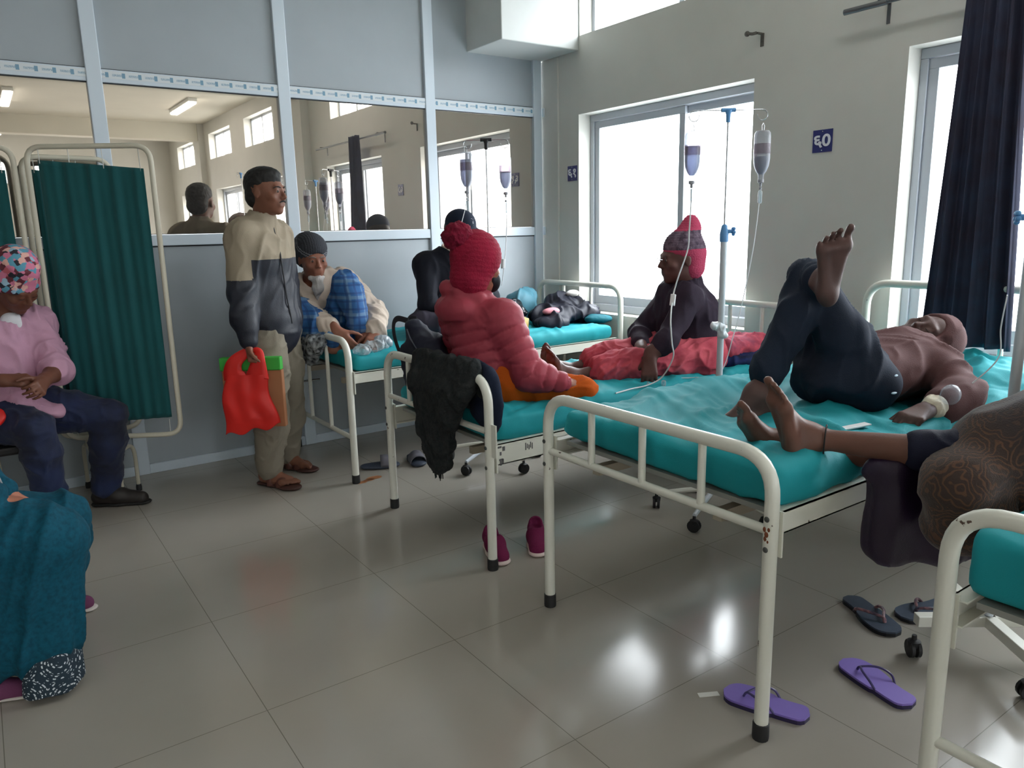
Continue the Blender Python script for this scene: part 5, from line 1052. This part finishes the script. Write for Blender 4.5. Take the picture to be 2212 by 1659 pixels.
# ------------------------------------------------------------------ carried bags
RHv = Vector(RH); FHv = Vector(FH)
def bag_shape(c, wb, wt, z0, z1, dep_, m, seed, hem=0):
    """c = centre (x, y); a slightly crumpled flat bag, plane facing the camera side"""
    vs, fs = [], []; NU, NV = 36, 44
    for s in (1,-1):
        for j in range(NV+1):
            v = j/NV; w_ = wb+(wt-wb)*v
            for i in range(NU+1):
                u = i/NU*2-1; bulge = math.sqrt(max(0, 1-u*u))*dep_*(1-.55*v)*(.3+.7*min(1,(v)*5))
                z = z0+(z1-z0)*v+hem*(u*.5+.25*math.sin(u*7+seed))*(1-v); cr_ = .003*math.sin(u*9+seed+2*v)+.002*math.sin(v*11+u*5)
                p = V(c[0],c[1],0)+RHv*(u*w_+.012*math.sin(v*6+seed))-FHv*(s*(bulge)+cr_); vs.append((p.x,p.y,z))
    n = (NU+1)*(NV+1)
    for k_ in (0,1):
        for j in range(NV):
            for i in range(NU): q = k_*n+j*(NU+1)+i; r = (q,q+1,q+NU+2,q+NU+1); fs.append(r if k_ else r[::-1])
    for j in range(NV):
        for e in (0,NU): q = j*(NU+1)+e; fs.append((q,q+NU+1,n+q+NU+1,n+q))
    for i in range(NU): fs.append((i,i+1,n+i+1,n+i))
    return vs, fs
t = thing('shopping_bag', 'bright red plastic carrier bag hanging from the standing man’s hand', 'bag', (-2.50,-.775,.34))
M_RED = mat('red_carrier_plastic', (226,34,26), .5, noise=.12, nscale=6); nt_, b_ = nodes_of(M_RED); b_.inputs['Subsurface Weight'].default_value = .15
vs, fs = bag_shape((-2.492,-.792), .142, .105, .352, .640, .022, M_RED, 1, .05); meshobj('bag_body', vs, fs, M_RED, t, True)
for s in (-1,1):
    p0 = V(-2.492,-.792,.625)+RHv*.070*s; hd_ = V(-2.455,-.806,.752)
    P_ = bez([V(-2.492,-.792,.625)+RHv*.055*s, V(-2.492,-.792,.665)+RHv*.062*s, V(-2.482,-.798,.71)+RHv*.056*s, hd_+RHv*.030*s, hd_+RHv*.004*s+V(0,0,.015)], 6); vs, fs = [], []; N = len(P_)
    for i, q in enumerate(P_):
        hw = .048*(1-i/(N-1))+.010; T_ = (P_[min(i+1,N-1)]-P_[max(i-1,0)]).normalized(); wd = T_.cross(FHv).normalized()
        for a, b in ((-1,-1),(-.4,-1.6),(.3,-.7),(1,-1),(1,1),(.3,1.4),(-.4,.6),(-1,1)): vs.append(q+wd*hw*a+FHv*.0045*b)
    for i in range(N-1):
        for k_ in range(8): fs.append((i*8+k_,i*8+(k_+1)%8,(i+1)*8+(k_+1)%8,(i+1)*8+k_))
    fs += [tuple(range(7,-1,-1)), tuple((N-1)*8+k_ for k_ in range(8))]; meshobj('handle', vs, fs, M_RED, t, True)
t = thing('paper_bag', 'flat brown paper bag with bright green top edge behind the red bag', 'bag', (-2.45,-.76,.36))
M_KR = mat('brown_kraft', (168,112,76), .8, noise=.1, nscale=8); M_LG = mat('bright_green', (60,168,62), .7)
Mx = Matrix.Translation((-2.448,-.760,0)) @ Matrix.Rotation(-YAW, 4, 'Z')
MB().box(-.150,.152,-.022,.018,.362,.655,M=Mx).build('bag_body', M_KR, t, False, .004); MB().box(-.158,.150,-.026,.022,.655,.722,M=Mx).build('top_band', M_LG, t, False, .006)
MB().tube(bez([Mx @ V(-.06,0,.715), Mx @ V(-.02,0,.745), Mx @ V(.0,0,.755), Mx @ V(.03,0,.745), Mx @ V(.06,0,.715)], 6), .004, 8).build('handle', M_LG, t)
# ------------------------------------------------------------------ bags and clothes on the beds
def lump(name, label, cat, ells, m, seed, amp=.012, sc=9, k=.04, h=.008, group=None, axis=(.4,.3,.8)):
    sd = S()
    for c, r, *rest in ells: sd.ell(c, r, None, k)
    c = np.mean([A(e[0]) for e in ells], 0)
    o = solid(name, sd, m, None, h, lambda P: folds(P, sc, seed, axis, 2.6)*amp-amp*.3, smooth=1); tag(o, label, cat, group); return o
M_NVB = cloth('navy_bag_cloth', (34,36,52), rough=.6, noise=.15, nscale=10); M_BLK = mat('shiny_black_plastic', (18,22,28), .22)
t = thing('backpack', 'dark navy backpack standing on the bed behind the foot rail, straps loose', 'backpack', (-1.88,-1.52,.6))
s_ = S(); s_.box((-1.865,-1.515,.720), (.040,.085,.080), np.array(Matrix.Rotation(.25,3,'X')), .035, .03); s_.cone((-1.875,-1.445,.880), (-1.875,-1.66,.735), .046, .055, .06); s_.ell((-1.90,-1.60,.70), (.045,.11,.09), None, .04)
solid('backpack_body', s_, M_NVB, t, .007, wr_(91, 12, .006, (0,1,0), 2)); MB().tube([(-1.925,-1.46,.88),(-1.945,-1.53,.845),(-1.945,-1.61,.79),(-1.935,-1.68,.72)], .0035, 6).build('zip', mat('grey_zip', (96,100,112), .4, metal=.4), t)
for k_, pp in enumerate((((-1.90,-1.43,.915),(-1.91,-1.335,.918),(-1.915,-1.300,.880),(-1.915,-1.320,.80),(-1.91,-1.40,.70),(-1.90,-1.47,.66)),((-1.86,-1.44,.92),(-1.86,-1.36,.91),(-1.865,-1.345,.85),(-1.87,-1.37,.77),(-1.88,-1.44,.68)))):
    MB().tube(bez(pp, 8), .014, 8, flat=.3).build('strap', mat('black_webbing', (24,24,32), .7), t)
# shawl over the foot rail of the second bed
M_DSH = cloth('charcoal_mottled_wool', (44,46,46), nscale=45, rgb2=(26,30,32), bump=.8, bscale=120)
t = thing('dark_shawl', 'charcoal woollen shawl with fringe hung over the foot rail of the bed', 'shawl', (-2.02,-1.95,.79))
s_ = S(); ys = np.linspace(-1.725,-2.17,11); zb = [.60,.50,.42,.37,.35,.35,.38,.47,.56,.62,.66]; yb = np.linspace(-1.78,-2.11,11)
for i, (y, z, y2) in enumerate(zip(ys, zb, yb)):
    s_.cone((-2.008,y,.806), (-2.043,(y+y2)/2,.70), .024, .030, .03); s_.cone((-2.043,(y+y2)/2,.70), (-2.046-.008*math.sin(i*1.7),y2,z), .030, .024, .03)
    s_.cone((-2.0,y,.808), (-1.965,y,.70), .020, .020, .02); s_.cone((-1.965,y,.70), (-1.955,y-.01,.63), .020, .014, .02)
solid('shawl_cloth', s_, M_DSH, t, .007, wr_(93, 11, .012, (.3,.5,1), 2), smooth=1)
fr = MB(); random.seed(5)
for i in range(34):
    y = -1.80-.30*i/33; zz = np.interp(-y, -yb, zb); fr.tube([(-2.05,y,zz+.02),(-2.052,y+.006*random.uniform(-1,1),zz-.02),(-2.05,y+.012*random.uniform(-1,1),zz-.04-.02*random.random())], .0022, 5)
fr.build('fringe', M_DSH, t)
lump('navy_garment', 'dark navy garment hung inside the foot rail beside the charcoal shawl', 'clothing', [((-1.955,-2.10,.74),(.028,.12,.09)),((-1.955,-2.20,.66),(.03,.07,.12)),((-1.95,-2.12,.62),(.025,.08,.05))], cloth('navy_cotton_garment', (24,32,52)), 95, .008)
# pile on the far end of the first bed
lump('navy_jacket', 'dark navy jacket heaped at the head of the first bed', 'jacket', [((-.33,-.55,.745),(.20,.15,.075)),((-.20,-.50,.79),(.15,.10,.07)),((-.12,-.62,.74),(.10,.10,.07)),((-.46,-.68,.72),(.14,.10,.05)),((-.24,-.45,.83),(.09,.06,.05))], cloth('dark_navy_nylon', (24,26,40), rough=.5), 101, .024, 9)
lump('black_plastic_bag', 'shiny black plastic bag at the left of the jacket heap', 'bag', [((-.60,-.44,.76),(.085,.08,.085)),((-.63,-.50,.72),(.09,.07,.05)),((-.57,-.42,.83),(.045,.04,.035))], M_BLK, 102, .018, 16, .03, .007)
lump('teal_jacket', 'dusty teal garment behind the dark jacket heap', 'clothing', [((-.42,-.28,.80),(.12,.08,.11)),((-.33,-.22,.85),(.07,.06,.06))], cloth('dusty_teal_nylon', (74,124,140), rough=.5), 103, .014)
lump('pink_garment', 'pink garment showing from inside the dark jacket heap', 'clothing', [((-.445,-.655,.785),(.065,.035,.022))], cloth('pale_pink_knit', (214,140,150)), 104, .005)
lump('white_garment', 'small white garment on top of the jacket heap', 'clothing', [((-.13,-.50,.875),(.05,.035,.022))], cloth('white_cotton2', (226,222,218)), 105, .005)
tag(MB().box(-.03,.03,-.002,.002,-.035,.035,M=Matrix.Translation((-.66,-.655,.73)) @ Matrix.Rotation(.35,4,'Y') @ Matrix.Rotation(-.3,4,'X')).build('sachet', mat('yellow_foil', (176,146,58), .4), None, False, .001), 'small yellow sachet leaning on the black plastic bag', 'sachet')
lump('green_sheet', 'dark teal folded sheet under the jacket heap by the head rail', 'sheet', [((-.12,-.76,.715),(.10,.09,.03))], cloth('deep_teal_sheet', (10,92,104)), 106, .008)
# bundle on the second bed
lump('blue_garment', 'blue and navy clothes at the bottom of the bundle by the head rail', 'clothing', [((-.33,-2.12,.645),(.15,.11,.045)),((-.46,-2.06,.64),(.08,.09,.04)),((-.22,-2.18,.64),(.09,.06,.04))], cloth('navy_blue_print', (34,52,104), rgb2=(22,28,52), noise=.3, nscale=18), 111, .014, 12)
lump('pink_shawl', 'coral pink cloth heaped on top of the blue clothes', 'clothing', [((-.34,-2.08,.715),(.13,.10,.048)),((-.24,-2.14,.70),(.09,.07,.05)),((-.44,-2.10,.69),(.06,.07,.05))], cloth('coral_cloth', (206,88,104), rgb2=(150,70,92), noise=.3, nscale=22), 112, .018, 13)
lump('orange_packet', 'shiny orange packet on the bed beside the pink jacket', 'packet', [((-1.43,-1.60,.630),(.06,.045,.022)),((-1.38,-1.62,.640),(.04,.04,.026))], mat('orange_foil', (214,136,30), .3, noise=.3, nscale=30), 113, .012, 20, .02, .006)
# things by the old man
lump('patterned_bag', 'crumpled black and white printed plastic bag at the foot corner of the first bed', 'bag', [((-2.045,-.46,.77),(.05,.07,.05)),((-2.055,-.56,.72),(.045,.08,.055)),((-2.06,-.50,.66),(.035,.09,.05)),((-2.04,-.62,.74),(.04,.05,.04))], mat('printed_plastic', (170,174,178), .35, rgb2=(26,30,36), nscale=45), 121, .016, 18, .03, .006)
lump('clear_plastic_bag', 'crumpled clear plastic bag in front of the old man’s hands', 'bag', [((-1.82,-.80,.705),(.075,.045,.026)),((-1.75,-.76,.71),(.05,.04,.03)),((-1.88,-.83,.70),(.04,.035,.02))], M_CLR, 122, .016, 22, .02, .005)
lump('grey_pouch', 'small grey plastic pouch held at the old man’s far hand', 'pouch', [((-1.73,-.755,.735),(.045,.025,.028)),((-1.69,-.75,.715),(.03,.022,.022))], mat('grey_clear_plastic', (150,158,166), .25), 123, .008, 20, .02, .005)
lump('clear_wrapper', 'torn clear wrapper lying on the edge of the first bed', 'wrapper', [((-.98,-.82,.690),(.05,.03,.006)),((-.92,-.80,.692),(.03,.02,.007))], M_CLR, 124, .003, 30, .01, .005)
lump('red_cloth', 'red cloth on the lap of the man in the patterned cap', 'cloth', [((-3.575,-.60,.555),(.06,.05,.045))], mat('red_carrier_plastic', (226,34,26), .5), 125, .012, 16, .02, .006)
# ------------------------------------------------------------------ footwear
def flipflop(toe, heel, side, sole_c, strap_c, edge_c, label, w=.047, strap_r=.0032, arch=.040, group='flip-flops beside the beds', lift=0):
    t_, h_ = V(toe[0],toe[1],0), V(heel[0],heel[1],0); d = (t_-h_).normalized(); L = (t_-h_).length; n = Vector((-d.y,d.x,0))*side; root = thing('flip_flop', label, 'flip-flop', h_, group)
    def outline(s): 
        wv = w*(.80+.28*math.sin((s-.15)*PI*.95)**2*(1 if s > .4 else .2)); wv *= math.sqrt(max(0, min(1, s/.12)*(2-min(1, s/.12))))*math.sqrt(max(0, min(1,(1-s)/.16)*(2-min(1,(1-s)/.16)))); return wv
    for nm, z0, z1, m, gr in (('sole', 0, .011, edge_c, 1.0), ('footbed', .011, .017, sole_c, .97)):
        N = 28; loop = [(h_+d*L*s+n*(outline(s)*gr+.004*math.sin(s*PI*2)), s) for s in [i/N for i in range(N+1)]]+[(h_+d*L*s-n*(outline(s)*gr-.004*math.sin(s*PI*2)), s) for s in [1-i/N for i in range(1,N)]]
        zz = lambda s: lift*max(0,(s-.75))*.12
        vs = [(p.x,p.y,z+zz(s)) for z in (z0,z1) for p, s in loop]; k_ = len(loop); fs = [(i,(i+1)%k_,k_+(i+1)%k_,k_+i) for i in range(k_)]
        c0 = len(vs); vs += [(*(h_+d*L*.5).xy, z0), (*(h_+d*L*.5).xy, z1)]
        fs += [tuple(range(k_-1,-1,-1)), tuple(range(k_,2*k_))]; meshobj(nm, vs[:c0], fs, m, root, False)
    ap = h_+d*L*.76+n*.006; 
    for s in (1,-1):
        e = h_+d*L*.36+n*w*.80*s; MB().tube(bez([(ap.x,ap.y,.010),(ap.x-d.x*.01,ap.y-d.y*.01,.030),tuple((ap+(e-ap)*.45+n*.012*s).xy)+(arch,),tuple((e+d*.02+n*.004*s).xy)+(arch*.8,),(e.x,e.y,.010)], 6), [strap_r*.8]+[strap_r]*8+[strap_r*1.1]*8+[strap_r*1.1]*8, 8, flat=1.0).build('strap', strap_c, root)
M_PUR = mat('lilac_foam', (138,116,200), .55, noise=.05, nscale=9); M_PURD = mat('dark_purple_rubber', (44,36,74), .5); M_STP = mat('purple_grey_strap', (72,62,112), .35)
flipflop((-1.925,-3.335), (-1.832,-3.552), 1, M_PUR, M_STP, M_PURD, 'lilac flip-flop partly behind the front leg of the middle bed')
flipflop((-1.512,-3.452), (-1.566,-3.692), 1, M_PUR, M_STP, M_PURD, 'lilac flip-flop nearest the right-hand bed, lying clear of the legs')
M_DFF = mat('slate_foam', (62,74,92), .55, noise=.15, nscale=30); M_DFE = mat('black_rubber_sole', (26,26,34), .5); M_DST = mat('rose_and_navy_strap', (150,104,108), .4, rgb2=(36,36,60), nscale=60)
flipflop((-1.240,-3.470), (-1.128,-3.235), 1, M_DFF, M_DST, M_DFE, 'dark slate flip-flop with rose strap on the open floor', strap_r=.0048, arch=.036)
flipflop((-1.125,-3.425), (-.885,-3.470), 1, M_DFF, M_DST, M_DFE, 'dark slate flip-flop with rose strap under the base of the drip stand', strap_r=.0048, arch=.036)
def slide(toe, heel, label):
    t_, h_ = A(toe[0],toe[1],0), A(heel[0],heel[1],0); d = nrm(t_-h_); L = np.linalg.norm(t_-h_); n = np.cross(UZ, d); root = thing('slide_sandal', label, 'sandal', (h_[0],h_[1],0), 'grey slides under the second bed')
    s_ = S(); s_.cone(h_+d*.045+UZ*.013, h_+d*L*.45+UZ*.013, .040, .040, .03, flat=(UZ,.33)); s_.cone(h_+d*L*.45+UZ*.013, h_+d*(L-.05)+UZ*.013, .040, .048, .03, flat=(UZ,.33)); solid('sole', s_, mat('slate_blue_slide', (58,66,82), .55), root, .005)
    vs, fs = [], []; N = 16
    for k_, s in enumerate((.52,.62,.72,.84)):
        hgt = (.058,.060,.054,.044)[k_]
        for i in range(N+1): a = PI*i/N; p = h_+d*L*s+n*.049*math.cos(a); vs.append((p[0],p[1],.016+hgt*math.sin(a)))
    for j in range(3):
        for i in range(N): q = j*(N+1)+i; fs.append((q,q+1,q+N+2,q+N+1))
    o = meshobj('strap', vs, fs, mat('grey_strap', (104,102,112), .6), root, True); m_ = o.modifiers.new('t','SOLIDIFY'); m_.thickness = .005
slide((-1.672,-.800), (-1.888,-.705), 'slate grey slide nearest the leg of the first bed'); slide((-1.600,-.905), (-1.530,-.665), 'slate grey slide lying behind, further under the bed')
def sneaker(toe, heel, label):
    t_, h_ = A(toe[0],toe[1],0), A(heel[0],heel[1],0); d = nrm(t_-h_); L = np.linalg.norm(t_-h_); n = np.cross(UZ, d); root = thing('sneaker', label, 'shoe', (h_[0],h_[1],0), 'maroon slip-on shoes')
    s_ = S(); s_.cone(h_+d*.036+UZ*.045, h_+d*L*.45+UZ*.045, .036, .036, .02); s_.cone(h_+d*L*.45+UZ*.044, h_+d*(L-.045)+UZ*.028, .040, .036, .03); s_.cone(h_+d*.034+UZ*.06, h_+d*.038+UZ*.075, .034, .031, .01)
    s_.ell(h_+d*.070+UZ*.100, (.030,.030,.045), None, .008, cut=True); s_.cone(h_+d*.055+UZ*.085, h_+d*.095+UZ*.088, .024, .022, .006, cut=True); s_.box(h_-UZ*.09, (.5,.5,.10), None, .001, .004, cut=True)
    solid('upper', s_, cloth('maroon_mesh', (112,30,70), bump=.5, bscale=250), root, .005)
    q = S(); q.cone(h_+d*.038+UZ*.011, h_+d*L*.5+UZ*.011, .038, .038, .02, flat=(UZ,.34)); q.cone(h_+d*L*.5+UZ*.011, h_+d*(L-.040)+UZ*.011, .039, .040, .02, flat=(UZ,.34)); solid('sole', q, mat('cream_rubber_sole', (216,196,190), .6), root, .005)
    MB().ball(V(h_+d*.075+UZ*.032), .027, 10, sc=(1.3,1,.25)).build('insole', mat('dark_insole', (30,22,34), .8), root)
sneaker((-1.955,-2.262), (-1.878,-2.035), 'maroon slip-on shoe behind the foot leg of the second bed'); sneaker((-1.800,-2.285), (-1.665,-2.085), 'maroon slip-on shoe standing alone between the two middle beds')
tag(MB().box(-.030,.030,-.010,.010,0,.0012,M=Matrix.Translation((-1.962,-3.312,.0005)) @ Matrix.Rotation(-.5,4,'Z')).build('paper_scrap', mat('white_paper', (226,224,218), .7), None, False), 'white paper scrap on the floor by the toe of a lilac flip-flop', 'paper')
# ------------------------------------------------------------------ drip bottles and tubes
bottle(-1.300, -1.022, 1.765, 'full drip bottle hanging above the man in the black cap', .92)
bottle(-1.128, -1.142, 1.742, 'half empty drip bottle on the right arm of the stand behind the pink jacket', .5, .95)
bottle(-.958, -2.301, 1.745, 'cloudy drip bottle hanging in front of the window, left arm of the stand', .75)
bottle(-.712, -2.470, 1.745, 'wrinkled drip bottle hanging against the wall edge, right arm of the stand', .35)
drip('a', [(-1.300,-1.022,1.50),(-1.312,-1.018,1.44),(-1.335,-1.00,1.34),(-1.345,-.99,1.26),(-1.372,-.978,1.12),(-1.385,-.96,1.00),(-1.33,-.86,.88),(-1.36,-.80,.80),(-1.33,-.74,.76)], 'white tube running down across the black cap', chamber=(-1.300,-1.022,1.455))
drip('b', [(-1.128,-1.142,1.49),(-1.128,-1.145,1.36),(-1.135,-1.14,1.22),(-1.15,-1.14,1.12),(-1.16,-1.13,1.02)], 'thin tube hanging loose beside the stand behind the pink jacket', chamber=(-1.128,-1.142,1.44), clamp=((-1.155,-1.14,1.14),(-.1,0,-1)))
drip('c', [(-.958,-2.301,1.48),(-.96,-2.302,1.40),(-.964,-2.300,1.30),(-.968,-2.297,1.22),(-1.0,-2.275,1.10),(-1.015,-2.262,1.02),(-1.10,-2.33,.93),(-1.10,-2.34,.83),(-1.08,-2.33,.76),(-1.06,-2.25,.66),(-1.12,-2.22,.625),(-1.22,-2.22,.622),(-1.33,-2.235,.62)], 'white tube with roller clamp running in front of the patient by the window', chamber=(-.958,-2.301,1.455), clamp=((-1.03,-2.275,1.005),(-.25,-.1,-1)), r=.0032)
drip('d', [(-.712,-2.470,1.48),(-.72,-2.468,1.36),(-.735,-2.46,1.20),(-.76,-2.44,1.0),(-.79,-2.42,.84),(-.80,-2.36,.66),(-.83,-2.24,.625),(-.90,-2.18,.62),(-.95,-2.22,.62)], 'thin clear tube from the wrinkled drip bottle down behind the white pole', chamber=(-.712,-2.470,1.44))
drip('e', [(-.985,-3.585,1.10),(-.98,-3.575,1.0),(-.965,-3.57,.90),(-.99,-3.50,.80),(-1.10,-3.50,.765),(-1.14,-3.49,.77)], 'clear tube beside the drip stand at the right edge running to the taped wrist')
tag(MB().lathe([(.008,0),(.011,.004),(.011,.022),(.006,.026)], Matrix.Translation((-1.035,-2.235,.612)), 12).build('needle_cap', M_CLR), 'clear plastic needle cap on the teal sheet below the coral trousers', 'cap')
tag(MB().lathe([(.004,0),(.006,.004),(.006,.018),(.003,.022)], Matrix.Translation((-1.10,-2.20,.612)), 12).build('needle_cap', M_CLR), 'tiny clear connector on the teal sheet beside the white tube', 'cap')
t = thing('syringe', 'clear empty syringe on the teal sheet near the foot rail of the middle bed', 'syringe', (-1.87,-3.42,.712)); a, b_ = V(-1.925,-3.345,.729), V(-1.815,-3.470,.729); d = (b_-a).normalized()
MB().tube([a+d*.055,b_-d*.03], .0065, 10).build('barrel', M_CLR, t); MB().tube([a,a+d*.055], .0022, 8).tube([a-d*.002,a], .006, 8).build('plunger', mat('white_plastic', (232,234,236), .35), t); MB().tube([b_-d*.03,b_], .0018, 6).build('nozzle', M_CLR, t)
t = thing('wrapper_strip', 'white medical wrapper strip on the teal sheet behind the crossed ankles', 'wrapper', (-1.44,-3.395,.72)); MB().box(-.065,.065,-.013,.013,-.002,.003,M=Matrix.Translation((-1.445,-3.392,.727)) @ Matrix.Rotation(-.14,4,'Z') @ Matrix.Rotation(.03,4,'X')).build('strip', mat('white_plastic', (232,234,236), .35), t, False, .001)
lump('tied_plastic', 'white plastic knotted round the pole of the blue-fitted drip stand', 'wrapper', [((-.838,-2.389,.875),(.023,.023,.022)),((-.866,-2.375,.885),(.018,.013,.014)),((-.838,-2.392,.845),(.020,.020,.02))], mat('thin_white_plastic', (222,228,234), .35), 127, .010, 26, .015, .004)
# taped pouch and gauze at the wrist of the lying patient
t = thing('medical_pouch', 'round clear plastic pouch taped at the wrist of the lying patient', 'pouch', (-1.10,-3.50,.765))
MB().ball((-1.105,-3.505,.795), .034, 14, sc=(1.15,.8,.95)).build('pouch', clear('milky_pouch', (226,230,240), .10), t); lump_ = S(); lump_.cone((-1.135,-3.468,.750), (-1.105,-3.468,.755), .036, .038, .01); solid('gauze', lump_, cloth('gauze', (226,216,196)), t, .005, wr_(131, 30, .003))
